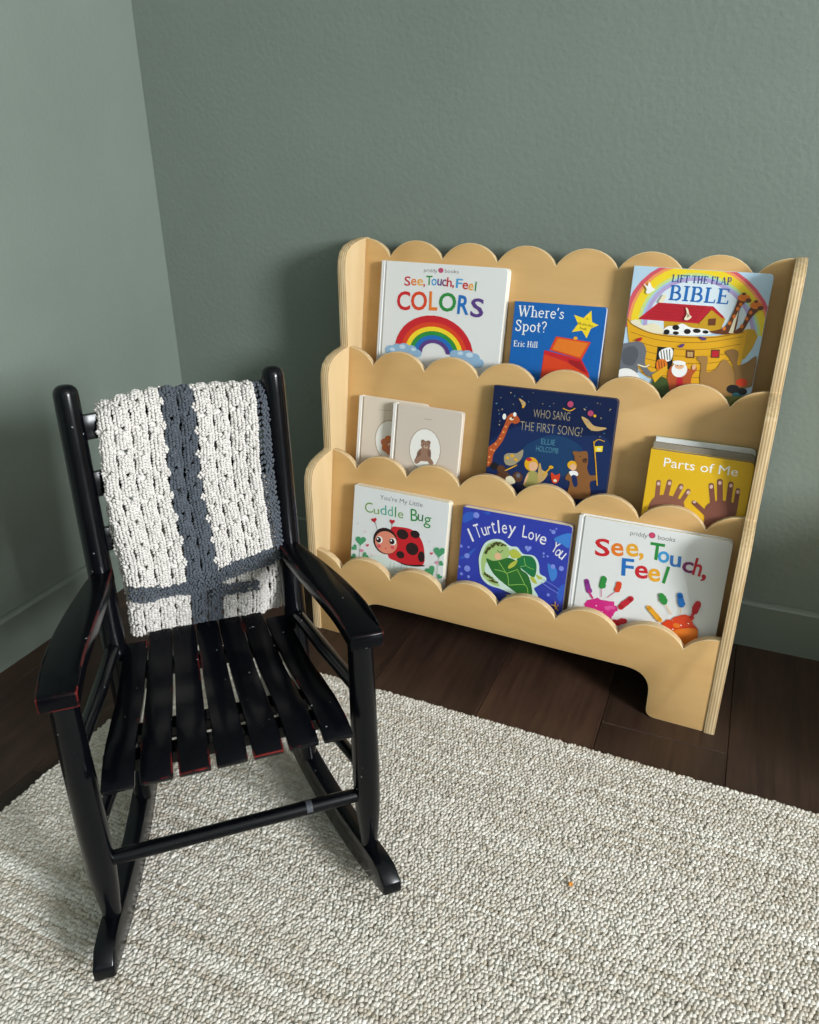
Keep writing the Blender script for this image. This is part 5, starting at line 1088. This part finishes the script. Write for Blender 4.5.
def cover_art(book_key, parent, w, hgt, m=0.0006):
    """flat print on the cover: one thin mesh for each printed motif; local x right, z up, cover face at y = 0"""
    groups = {}; layer = 0
    X0, X1, Y1, Y0 = m * 1000, (w - m) * 1000, -m * 1000, -(hgt - m) * 1000
    for it in ART.get(book_key, []):
        layer += 1; kind, part, colr = it[0], it[1], it[2]; tris = []
        if kind == 'p':
            pts = [(p[0], p[1]) for p in it[4]]
            if it[3]: pts = [(v.x, v.y) for v in catmull(pts, 5, True)]
            polys = [pts]
        elif kind == 'e':
            c, rx, ry = it[3], it[4], it[5]; polys = [[(c[0] + rx * math.cos(2 * math.pi * k / 20), c[1] + ry * math.sin(2 * math.pi * k / 20)) for k in range(20)]]
        elif kind == 'l':
            pts = it[4]; pts = catmull(pts, 5) if len(pts) > 2 else pts
            polys = ribbon(pts, it[3], True)
        else: polys = text_polys(it[3], it[4], it[5], it[6], it[7], it[8])
        for q in polys:
            q = clip_poly(q, X0, X1, Y0, Y1)
            if len(q) >= 3: tris += tri_poly(q)
        groups.setdefault(part, []).append((colr, layer, tris))
    split = []
    for part, items in groups.items():
        if part.endswith('lettering') or part == 'note_print': split.append((part, items)); continue
        bb = []
        for it in items:
            ps = [p for t in it[2] for p in t]
            bb.append((min(p[0] for p in ps), max(p[0] for p in ps), min(p[1] for p in ps), max(p[1] for p in ps)) if ps else None)
        cl = []
        for i, it in enumerate(items):
            if bb[i] is None: continue
            hit = [c for c in cl if any(not (bb[i][1] < bb[j][0] or bb[i][0] > bb[j][1] or bb[i][3] < bb[j][2] or bb[i][2] > bb[j][3]) for j in c)]
            m_ = [i] + [j for c in hit for j in c]; cl = [c for c in cl if c not in hit] + [m_]
        for c in cl: split.append((part, [items[j] for j in sorted(c)]))
    for part, items in split:
        V = []; F = []; MI = []; names = []
        for colr, layer, tris in items:
            if colr not in names: names.append(colr)
            for t in tris:
                b = len(V); V += [(p[0] / 1000 - w / 2, -0.00006 - 0.000022 * layer, p[1] / 1000 + hgt) for p in t]; F.append((b, b + 1, b + 2)); MI.append(names.index(colr))
        if not F: continue
        me = bpy.data.meshes.new(part); me.from_pydata(V, [], F); me.polygons.foreach_set('material_index', MI); me.update()
        bm = bmesh.new(); bm.from_mesh(me)
        for f in bm.faces:
            f.normal_update()
            if f.normal.y > 0: f.normal_flip()
        bm.to_mesh(me); bm.free()
        link(part, me, [ink(n) for n in names], parent, 'stuff' if part == 'note_print' else None)

# ------------------------------------------------------------------ the books
M_page = new_mat('board_page_edges', hexc('#e2d8c2'), 0.7, 0.2)[0]; M_page_grey = new_mat('worn_page_edges', hexc('#8f8676'), 0.7, 0.2)[0]
def slab(x0, x1, z0, z1, y0, y1, rl, rr, bev=0.0005):
    return extrude_outline(round_corners([(x0, z0), (x1, z0), (x1, z1), (x0, z1)], [rl, rr, rr, rl], 6), 1, y0, y1, bev, 2)
def add_slab(name, bm, mat, parent):
    me = bm_mesh(name, bm); smooth_by_angle(me, 20); return link(name, me, [mat, mat], parent)
def book(name, label, tier, u, z, w, roll, lean, q, th, cover, key=None, style='board', group=None, back=None, rr=0.006, page=None, spine=None):
    lean = R(lean); roll = R(roll); zf = FL[tier] + 0.0004
    hgt = (z - (zf + th * math.sin(lean))) / math.cos(lean) - abs(math.sin(roll)) * w
    ex = Vector((1, 0, 0)); up = Vector((0, math.sin(lean), math.cos(lean)))
    r = ex * math.cos(roll) + up * math.sin(roll); v = -ex * math.sin(roll) + up * math.cos(roll); yv = v.cross(r)
    A = Vector((u, -q, z)); o = A + r * (w / 2) - v * hgt
    M = Matrix(((r.x, yv.x, v.x, o.x), (r.y, yv.y, v.y, o.y), (r.z, yv.z, v.z, o.z), (0, 0, 0, 1)))
    root = empty(name, SH @ M, label, 'book', group); a, b = -w / 2, w / 2; ct = 0.0022
    back = back or cover; page = page or M_page
    if style == 'hinged':           # padded hard cover with a pressed hinge next to the spine
        fc = add_slab('front_cover', slab(a + 0.0095, b, 0, hgt, 0, ct, 0.0005, rr, 0.0009), cover, root)
        add_slab('hinge', slab(a + 0.0055, a + 0.0098, 0.0006, hgt - 0.0006, 0.0011, ct + 0.0002, 0.0, 0.0, 0.0), cover, root)
        add_slab('spine', slab(a, a + 0.0062, 0, hgt, -0.0002, th, 0.0012, 0.0004, 0.0012), spine or cover, root)
        add_slab('page_block', slab(a + 0.006, b - 0.0025, 0.0025, hgt - 0.0025, ct + 0.0001, th - ct - 0.0001, 0.0, rr, 0.0), page, root)
        add_slab('back_cover', slab(a + 0.006, b, 0, hgt, th - ct, th, 0.0005, rr, 0.0009), back, root)
    else:
        fc = add_slab('front_cover', slab(a, b, 0, hgt, 0, ct * 0.6, 0.0008, rr, 0.0004), cover, root)
        add_slab('page_block', slab(a + 0.0012, b - 0.0005, 0.0004, hgt - 0.0004, ct * 0.6 + 0.0001, th - ct * 0.6 - 0.0001, 0.0, rr, 0.0003), page, root)
        add_slab('spine', slab(a, a + 0.0011, 0.0, hgt, ct * 0.6 + 0.0001, th - ct * 0.6 - 0.0001, 0.0, 0.0, 0.0), spine or cover, root)
        add_slab('back_cover', slab(a, b, 0, hgt, th - ct * 0.6, th, 0.0008, rr, 0.0004), back, root)
    if key: cover_art(key, fc, w, hgt)
    return root
def paper(n, h, rough=0.33): return simple('cover_' + n, h, rough, 0.5)
W_ = paper('white', '#e0e0de', 0.36)
book('board_book', 'white padded board book with a painted rainbow and rainbow lettered COLORS title', 0, .0426, .6570, .2336, -0.33, 9.76, .0230, .018, W_, 'colors', 'hinged', rr=0.008)
book('board_book', 'small royal blue board book with a yellow star and red toy chest', 0, .2913, .6049, .1520, .29, 10.3, .0268, .014, paper('royal', '#1561ae'), 'spot', rr=0.005, page=W_)
book('board_book', 'sky blue book with a yellow ark, giraffes and a pastel rainbow', 0, .4780, .6712, .1981, -.38, 9.12, .0248, .022, paper('skyblue', '#b9d3e6'), 'bible', rr=0.007)
M_beige = paper('beige', '#d2c4b6', 0.6); M_beige2 = paper('beige_light', '#dccebd', 0.6); M_spw = paper('ivory_spine', '#efece6', 0.5)
book('board_book', 'beige book with fruit in a white oval, half covered by the teddy book', 1, .0320, .4324, .1332, -.68, 9.64, .1024, .0135, M_beige2, 'beigeback', 'hinged', spine=M_spw)
book('board_book', 'beige book with a teddy bear in a white oval', 1, .1077, .4327, .1310, -.70, 9.62, .1174, .0135, M_beige, 'beigefront', 'hinged', spine=M_spw)
book('board_book', 'navy night sky book with a giraffe, a bear and thin gold lettering', 1, .2849, .4791, .2040, .39, 10.8, .0964, .016, paper('midnight', '#0f1d45'), 'navy', page=paper('navy_edges', '#1b2036', 0.6), rr=0.008)
book('board_book', 'yellow board book with two brown hands, foremost of its stack', 1, .5511, .4182, .1480, 0, 8.67, .1256, .0128, paper('marigold', '#e2b423'), 'parts', page=M_page_grey, rr=0.008, group='stacked board books beside the right panel')
book('board_book', 'taupe board book right behind the yellow hands book', 1, .5518, .4245, .1465, .2, 8.63, .1116, .0105, paper('taupe', '#93897a', .6), None, page=M_page_grey, rr=0.008, group='stacked board books beside the right panel')
book('board_book', 'white board book with green rear cover, rearmost behind the yellow book', 1, .5530, .4300, .1450, .3, 8.6, .1003, .0095, W_, None, back=paper('leaf', '#3f7a55'), page=M_page, rr=0.008, group='stacked board books beside the right panel')
book('board_book', 'white board book with a red ladybird and green hearts', 2, .0578, .2903, .1834, -.34, 10.2, .1766, .018, paper('snow', '#dfe1e0'), 'cuddle', rr=0.006)
book('board_book', 'violet blue board book with a smiling green sea turtle', 2, .2664, .2876, .1871, .24, 10.2, .1770, .018, paper('ultramarine', '#3340a8'), 'turtle', rr=0.006)
book('board_book', 'white padded board book with two colourful painted handprints', 2, .4615, .3092, .2293, .26, 10.4, .1738, .018, W_, 'stf', 'hinged', rr=0.009)

# ------------------------------------------------------------------ the rocking chair
CH = Matrix.Translation((0.68244, -0.82710, 0)) @ Matrix.Rotation(R(41.83), 4, 'Z')
chair = empty('rocking_chair', CH, "child's black painted wooden rocking chair with slatted seat and worn red edges", 'chair')
M_blk = mat_black('black_satin_paint', False); M_worn = mat_black('black_paint_worn', True); M_arm = mat_black('black_paint_arm', True, 0.50)
def cpart(name, bm, mat=None, ang=40, parent=None):
    me = bm_mesh(name, bm); smooth_by_angle(me, ang); return link(name, me, [mat or M_blk], parent or chair)
def V3(x, f, z): return Vector((x, -f, z))
POST_TOP = lambda s: V3(s * .115, -.2400, .606); POST_SEAT = lambda s: V3(s * .113, -.200, .280)
def post_at(s, z):
    t = (z - .280) / (.606 - .280); return POST_SEAT(s).lerp(POST_TOP(s), t)
RK = lambda f: 0.0145 + (f + 0.08) ** 2 / 1.0       # underside of the rocker
def rocker_w(f): return .114 + (.1505 - .114) * (f + .18) / .18
for s in (-1, 1):
    # back post with a domed top
    zb = RK(-.175) + 0.036; path = []
    for z, r in ((zb, .0105), (zb + .02, .0118), (.15, .0132), (.28, .0142), (.45, .0142), (.575, .0138), (.594, .0136)): path.append((post_at(s, z), r))
    c0 = post_at(s, .594); axv = (POST_TOP(s) - POST_SEAT(s)).normalized()
    for k in range(1, 6): a = k * math.pi / 2 / 5; path.append((c0 + axv * (.0115 * math.sin(a)), max(.0136 * math.cos(a) ** .7, .0004)))
    cpart('back_post', turned(path))
    # front post, swelling in the middle and tapering into the rocker
    b = V3(s * .1505, 0.0, RK(0) + .040); t = V3(s * .148, .003, .3868); path = []
    for k, r in ((0, .0098), (.05, .0108), (.12, .0132), (.22, .0152), (.4, .0158), (.65, .0150), (.9, .0140), (1, .0138)): path.append((b.lerp(t, k), r))
    cpart('front_post', turned(path))
    # rocker
    n = 26; fs = [-.335 + (.0575 + .335) * k / n for k in range(n + 1)]; bm = bmesh.new(); rings = []
    for k, f in enumerate(fs):
        e = max(0.0, (f + .004) / .0615); hh = .043 - .015 * e ** 2.2 - .012 * max(0.0, (f - .040) / .0175) ** 2 - .018 * max(0.0, (-.30 - f) / .035); x = s * rocker_w(f); z0 = RK(f)
        rings.append([bm.verts.new(V3(x + a * .0112, f, zz)) for a, zz in ((-1, z0), (1, z0), (1, z0 + hh), (-1, z0 + hh))])
    for a_, b_ in zip(rings, rings[1:]):
        for k in range(4): bm.faces.new((a_[k], a_[(k + 1) % 4], b_[(k + 1) % 4], b_[k]))
    bm.faces.new(rings[0][::-1]); bm.faces.new(rings[-1]); cpart('rocker', bevel_sharp(bm, .0022, 2))
    # arm board: narrow at the post, curved outside edge, wide at the front
    inner = [(.0985, -.212), (.1045, -.150), (.1140, -.070), (.1215, -.005), (.1265, .047)]
    outer = [(.1625, .047), (.1600, -.010), (.1535, -.065), (.1435, -.120), (.1320, -.170), (.1210, -.212)]
    oc = catmull([Vector(p) for p in outer], 5); ic = catmull([Vector(p) for p in inner], 5)
    pts = [(p.x * s, -p.y) for p in ic] + [(p.x * s, -p.y) for p in oc]
    bm = extrude_outline(pts, 2, .3872, .4042, 0.0)
    for v in bm.verts:
        f = -v.co.y; v.co.z += -.0180 * max(0.0, -(f + .01)) / .20 - .004 * max(0.0, (f - .0) / .047) ** 2
    cpart('arm', bevel_sharp(bm, .0022, 2, 50), M_arm)
    # side rail under the arm, lower side stretcher
    cpart('side_rail', turned([(V3(s * .1450, -.004, .297), .0078), (V3(s * .128, -.10, .292), .0088), (post_at(s, .286), .0078)], 14))
    cpart('side_stretcher', turned([(V3(s * .1485, -.002, .178), .0065), (V3(s * .130, -.09, .172), .0076), (post_at(s, .165), .0065)], 14))
fr = cpart('front_stretcher', turned([(V3(-.146, .001, .146), .0076), (V3(-.12, .001, .146), .0084), (V3(.12, .001, .146), .0084), (V3(.146, .001, .146), .0076)], 16))
bm = turned([(V3(.076, .001, .146), 0.00852), (V3(.0795, .001, .146), .00856), (V3(.083, .001, .146), 0.00852)], 16, False)
bmesh.ops.delete(bm, geom=[v for v in bm.verts if v.co.z < .1445], context='VERTS')
cpart('scuff_mark', bm, new_mat('scuff', rgb(58, 61, 68), 0.6)[0], parent=fr)['label'] = 'pale grey scuff on the dowel'
cpart('rear_stretcher', turned([(post_at(-1, .150), .0064), (post_at(0, .150), .0074) if False else (V3(0, -.184, .150), .0074), (post_at(1, .150), .0064)], 14))
for f, z in ((-.024, .252), (-.070, .248), (-.188, .250)):
    xw = .1335 + (f) * .17; bm = box_bm(-xw, xw, -f - .010, -f + .010, z - .010, z + .006, .0015, 2); cpart('seat_rail', bm)
for z0, z1 in ((.541, .570), (.474, .504), (.407, .436)):
    fr_ = []; zc = (z0 + z1) / 2
    for k in range(17):
        t = -1 + 2 * k / 16; p = post_at(1, zc); x = t * (p.x - .006); bow = .016 * (1 - t * t); c = Vector((x, p.y + bow, zc)); fr_.append((c, Vector((0, .122, .99)).normalized(), Vector((0, 1, -.12)).normalized()))
    cpart('back_slat', bevel_sharp(strip_bm(fr_, (z1 - z0) / 2, .0045), .0015, 2))
# seat slats: seven, fanning out to the front, dipped in the middle and rolled over the front rail
def seat_z(f):
    P = [(-.222, .2800), (-.17, .2700), (-.11, .2665), (-.06, .2710), (-.02, .2735), (.008, .2700), (.024, .2640), (.032, .2590)]
    for (a, za), (b, zb) in zip(P, P[1:]):
        if f <= b: t = (f - a) / (b - a); t = t * t * (3 - 2 * t) * .4 + t * .6; return za + (zb - za) * t
    return P[-1][1]
for i in range(7):
    ufront = -.1290 + .0153 + i * (.258 - .0306) / 6; uback = -.1005 + .0141 + i * (.201 - .0282) / 6; frs = []; ws = []
    f0 = -.218 if 0 < i < 6 else -.205
    for k in range(22):
        f = f0 + (.029 - f0) * k / 21; t = (f + .218) / .247; x = uback + (ufront - uback) * t; e = .004; sl = (seat_z(f + e) - seat_z(f - e)) / (2 * e)
        nrm = V3(0, -sl, 1).normalized(); frs.append((V3(x, f, seat_z(f)), Vector((1, 0, 0)), nrm))
        wv = (.0141 + (.0160 - .0141) * t)
        if k == 0: wv *= .93
        ws.append(wv)
    cpart('seat_slat', bevel_sharp(strip_bm(frs, ws, .0052), .0016, 2), M_worn)

# ------------------------------------------------------------------ crocheted throw over the chair back
throw = empty('crocheted_throw', CH @ Matrix.Translation(V3(0, -.23, .58)), 'white and charcoal crocheted blanket draped over the rocking chair back', 'blanket')
TI = Matrix.Translation(-V3(0, -.23, .58))
M_wy = mat_yarn('white_cotton_yarn', rgb(196, 190, 184), rgb(220, 215, 209)); M_gy = mat_yarn('charcoal_cotton_yarn', rgb(66, 71, 79), rgb(86, 92, 100))
def back_f(z): return -.2 - .04 * (z - .28) / .326
def drape(path):
    P = catmull([Vector((p[0], p[1])) for p in path], 12); L = [0.0]
    for a, b in zip(P, P[1:]): L.append(L[-1] + (b - a).length)
    return np.array([(p.x, p.y) for p in P]), np.array(L)
class Layer:
    def __init__(s, path, u0, u1, hem=None, edge_l=.010, edge_r=.004, wav=.0012, seed=0):
        s.P, s.L = drape(path); s.len = s.L[-1]; s.u0, s.u1, s.hem, s.el, s.er, s.wav, s.seed = u0, u1, hem or (lambda u: 1.0), edge_l, edge_r, wav, seed
    def pos(s, u, v):
        u = np.asarray(u, float); v = np.asarray(v, float) * s.hem_arr(u)
        f = np.interp(v, s.L, s.P[:, 0]); z = np.interp(v, s.L, s.P[:, 1])
        f = f - .012 * (1 - (np.clip(u, -.1, .1) / .1) ** 2) * np.clip((z - .36) / .1, .15, 1)
        f = f + s.wav * (np.sin(u * 95 + z * 21 + s.seed) + np.sin(z * 60 - u * 40 + s.seed * 2))
        kl = np.clip((u - s.u0) / .022, 0, 1); kr = np.clip((s.u1 - u) / .018, 0, 1)
        f = f - s.el * (1 - kl) ** 2 - s.er * (1 - kr) ** 2
        z = z - .012 * (1 - np.clip((u - s.u0) / .05, 0, 1)) ** 1.6 * np.clip((z - .5) / .08, 0, 1)
        x = u + .002 * np.sin(z * 34 + s.seed)
        return np.stack([x, -f, z], -1)
    def hem_arr(s, u): return np.vectorize(s.hem)(u) if np.ndim(u) else s.hem(float(u))
    def frame(s, u, v):
        e = .0015; du = s.pos(u + e, v) - s.pos(u - e, v); dv = s.pos(u, v + e) - s.pos(u, v - e)
        du /= np.linalg.norm(du, axis=1)[:, None]; dv /= np.linalg.norm(dv, axis=1)[:, None]; n = np.cross(dv, du); n /= np.linalg.norm(n, axis=1)[:, None] + 1e-12
        return s.pos(u, v), du, dv, n
rng = np.random.default_rng(5)
PILL = pill_template(6)
def stitch_mesh(name, layer, U, Vv, tilt, ru, rv, lift, mat):
    U = np.array(U); Vv = np.array(Vv); tilt = np.array(tilt); ru = np.array(ru); rv = np.array(rv); lift = np.array(lift)
    p, du, dv, n = layer.frame(U, Vv); k = len(U); jit = rng.normal(0, .0003, (k, 3))
    a = np.cos(tilt)[:, None] * du - np.sin(tilt)[:, None] * dv; b = np.sin(tilt)[:, None] * du + np.cos(tilt)[:, None] * dv
    b = b + n * rng.normal(0, .25, k)[:, None]
    o = blobs(name, PILL, p + n * lift[:, None] + jit, a * ru[:, None], b * rv[:, None], n * (ru * 1.05)[:, None], [mat], throw); o.matrix_local = TI; return o
def shell_column(acc, ua, ub, v0, v1, rep, edge_gap=True):
    """fans of slanting stitches between ua and ub; the fan foot is narrower (slit) with a small eyelet"""
    W = ub - ua; uc = (ua + ub) / 2; n = max(1, int(round((v1 - v0) / rep))); rep = (v1 - v0) / n; na = max(3, int(round(W / .0041)))
    cphase = rng.normal(0, .002)
    for r in range(n):
        ph = cphase + rng.normal(0, .0005); hole = rng.uniform(-.30, .05); open_ = rng.uniform() < .85; wmin = rng.uniform(.77, .87)
        for j in range(9):
            t = (j + .5) / 9; wf = wmin + (1.0 - wmin) * abs(math.cos(math.pi * min(1.0, max(0.0, (t - .02) / .96)))) ** 1.3
            for i in range(na):
                s = (i + .5) / na * 2 - 1
                if open_ and j == 0 and abs(s - hole) < .42: continue
                if open_ and j == 1 and abs(s - hole) < .26: continue
                acc['u'].append(uc + s * W / 2 * wf); acc['v'].append(v0 + (r + t) * rep + ph); acc['t'].append((.8 if i % 2 else -.8) + s * .3 + rng.normal(0, .12)); acc['ru'].append(.0018 * rng.uniform(.92, 1.08)); acc['rv'].append(.0029 * rng.uniform(.92, 1.08)); acc['l'].append(.0036 * (1 - abs(s) ** 2.4) - .0008 + rng.normal(0, .00025))
def band(acc, ua, ub, v0, v1, step=.0042, hole_every=0):
    nu = max(1, int((ub - ua) / step)); nv = max(1, int((v1 - v0) / step))
    for j in range(nv):
        for i in range(nu):
            if hole_every and i == 0 and j % 2: continue
            acc['u'].append(ua + (i + .5 + (.25 if j % 2 else -.25) * (nu > 2)) * (ub - ua) / nu); acc['v'].append(v0 + (j + .5) * (v1 - v0) / nv); acc['t'].append(.55 if (i + j) % 2 else -.55); acc['ru'].append(.0019); acc['rv'].append(.0029); acc['l'].append(rng.normal(0.0006, .0004))
def backing(name, layer, strips, mat):
    """thin ground of each fan column, pinched where the fans start so that slits and eyelets stay open"""
    V = []; F = []
    for ua, ub, v0, v1, rep in strips:
        n = max(1, int(round((v1 - v0) / rep))); rp = (v1 - v0) / n; uc = (ua + ub) / 2; W = ub - ua
        for r in range(n):
            for side in (-1, 1):
                prev = None
                for j in range(7):
                    t = j / 6; wf = .68 + .28 * abs(math.cos(math.pi * t)) ** 1.3; inn = .30 * max(0, 1 - t * 7)
                    pair = [layer.pos(uc + side * W / 2 * k, v0 + (r + t) * rp) for k in (inn, wf)]
                    b = len(V); V += [tuple(q) for q in pair]
                    if prev is not None: F.append((prev, prev + 1, b + 1, b))
                    prev = b
    me = bpy.data.meshes.new(name); me.from_pydata(V, [], F); me.update(); o = link(name, me, [mat], throw, 'stuff', True); o.matrix_local = TI
    md = o.modifiers.new('thickness', 'SOLIDIFY'); md.thickness = .0016; md.offset = 0; return o
def acc(): return dict(u=[], v=[], t=[], ru=[], rv=[], l=[])
def flush(name, layer, a, mat):
    if a['u']: stitch_mesh(name, layer, a['u'], a['v'], a['t'], a['ru'], a['rv'], a['l'], mat)
# front flap: rises behind the top slat, rolls over it and hangs down in front
front_path = [(back_f(.50) - .030, .500), (back_f(.54) - .026, .540), (back_f(.57) - .022, .570), (back_f(.585) - .010, .5835), (back_f(.585) + .004, .5835), (back_f(.57) + .0155, .571), (back_f(.54) + .0195, .540),
              (back_f(.50) + .0205, .500), (back_f(.45) + .022, .450), (-.1955, .400), (-.1950, .370), (-.1955, .341)]
def hem(u): return 1.0 - .012 * math.sin(u * 40) - (.085 * max(0.0, (u - .012) / .09) if u > .012 else 0.0)
fl = Layer(front_path, -.0905, .1045, hem, .012, .012, .0011, 1.0)
UB = [-.0905 + .195 * k for k in (0, .095, .19, .285, .37, .468, .565, .66, .755, .845, .92, 1.0)]
vt = fl.len; VS = .02; VE = vt - .022; REP = .0272
aw, ag = acc(), acc(); sw, sg = [], []
for c in range(10):
    grey = c in (4, 5); shell_column(ag if grey else aw, UB[c], UB[c + 1], VS, VE, REP); (sg if grey else sw).append((UB[c], UB[c + 1], VS, VE, REP))
for k in range(int((VE - VS) / REP)):        # white picots lapping over the charcoal band
    for d, e in ((-.0030, 0), (-.0012, .0030), (-.0012, -.0030), (.0008, 0)):
        aw['u'].append(UB[6] + d); aw['v'].append(VS + (k + .9) * REP + e); aw['t'].append(rng.uniform(-1, 1)); aw['ru'].append(.0018); aw['rv'].append(.0024); aw['l'].append(.0032)
        aw['u'].append(UB[4] - d * .6); aw['v'].append(VS + (k + .45) * REP + e); aw['t'].append(rng.uniform(-1, 1)); aw['ru'].append(.0017); aw['rv'].append(.0024); aw['l'].append(.0026)
flush('white_fan_stitches', fl, aw, M_wy); flush('charcoal_fan_stitches', fl, ag, M_gy)
backing('white_ground', fl, sw, M_wy); backing('charcoal_ground', fl, sg, M_gy)
ab = acc(); band(ab, UB[10] + .0006, UB[11], VS, vt - .002, .0036, 2); band(ab, UB[0] + .004, UB[10], VE - .002, vt, .0037)
flush('charcoal_border', fl, ab, M_gy)
# folded inner layers that hang lower, down to the seat
in_path = [(back_f(.56) + .0080, .560), (back_f(.50) + .0100, .500), (back_f(.45) + .0105, .450), (-.2050, .400), (-.2065, .350), (-.212, .310), (-.2215, .279)]
il = Layer(in_path, -.0925, .0800, None, .010, .006, .0009, 2.3)
aw, ag = acc(), acc(); sw, sg = [], []; edges = [-.0925 + .1725 * k for k in (0, .11, .22, .33, .44, .56, .67, .78, .89, 1.0)]
v0, v1 = il.len * .35, il.len
for c in range(9):
    g = c in (4, 5); shell_column(ag if g else aw, edges[c], edges[c + 1], v0, v1, .027); (sg if g else sw).append((edges[c], edges[c + 1], v0, v1, .027))
flush('white_inner_fold', il, aw, M_wy); flush('charcoal_inner_fold', il, ag, M_gy); backing('white_inner_ground', il, sw, M_wy); backing('charcoal_inner_ground', il, sg, M_gy)
kl = Layer([(p[0] + .0085, p[1] + .012) for p in in_path], .012, .074, None, .001, .001, .0006, 0.4); ab = acc(); band(ab, .012, .072, kl.len - .054, kl.len - .036, .0042); flush('charcoal_fold_edge', kl, ab, M_gy)
sl_ = Layer([(p[0] - .0075, p[1]) for p in in_path], .045, .1035, None, .002, .008, .0008, 3.1); aw = acc(); sw = []
for c in range(3): shell_column(aw, .045 + c * .0195, .045 + (c + 1) * .0195, sl_.len * .3, sl_.len, .027); sw.append((.045 + c * .0195, .045 + (c + 1) * .0195, sl_.len * .3, sl_.len, .027))
flush('white_side_fold', sl_, aw, M_wy); backing('white_side_ground', sl_, sw, M_wy)
# the part hanging behind the slats
bk = Layer([(back_f(.578) - .010, .578), (back_f(.56) - .0250, .560), (back_f(.5) - .030, .500), (back_f(.44) - .031, .440), (back_f(.38) - .031, .380)], -.088, .095, None, .002, .002, .001, 4.0)
aw, ag = acc(), acc(); sw, sg = [], []; edges = [-.088 + .183 * k / 9 for k in range(10)]
for c in range(9):
    g = c in (4, 5); shell_column(ag if g else aw, edges[c], edges[c + 1], .004, bk.len, .027); (sg if g else sw).append((edges[c], edges[c + 1], .004, bk.len, .027))
flush('white_back_fold', bk, aw, M_wy); flush('charcoal_back_fold', bk, ag, M_gy); backing('white_back_ground', bk, sw, M_wy); backing('charcoal_back_ground', bk, sg, M_gy)

# ------------------------------------------------------------------ crumb on the rug
bm = bmesh.new(); bmesh.ops.create_icosphere(bm, subdivisions=2, radius=.0030)
for v in bm.verts: v.co *= 1 + .25 * math.sin(v.co.x * 1900 + v.co.y * 1300) ; v.co.z *= .7
o = link('crumb', bm_mesh('crumb', bm), [new_mat('crumb_orange', hexc('#d98a2a'), 0.7)[0]]); o.location = (1.032, -.649, .0130); tag(o, 'tiny orange crumb lying on the cream rug', 'crumb')

# ------------------------------------------------------------------ unseen low box, added to shade the floor and the foot of the wall
shade_box = empty('added_shade_box', Matrix.Translation((1.95, -.255, 0)), 'unseen low birch box added beyond the bookshelf to shade the floor and wall foot', 'shade_box')
def shade_box_part(name, bm):
    o = link(name, bm_mesh(name, bm), [MB_face], shade_box); return o
shade_box_part('top_board', box_bm(-.33, .33, -.235, .235, .398, .42, .003, 2))
for x in (-.33, .308): shade_box_part('side_board', box_bm(x, x + .022, -.232, .232, 0.0, .398, .002, 2))
shade_box_part('front_board', box_bm(-.308, .308, -.222, -.204, .03, .398, .002, 2)); shade_box_part('back_board', box_bm(-.308, .308, .204, .222, .03, .398, .002, 2))
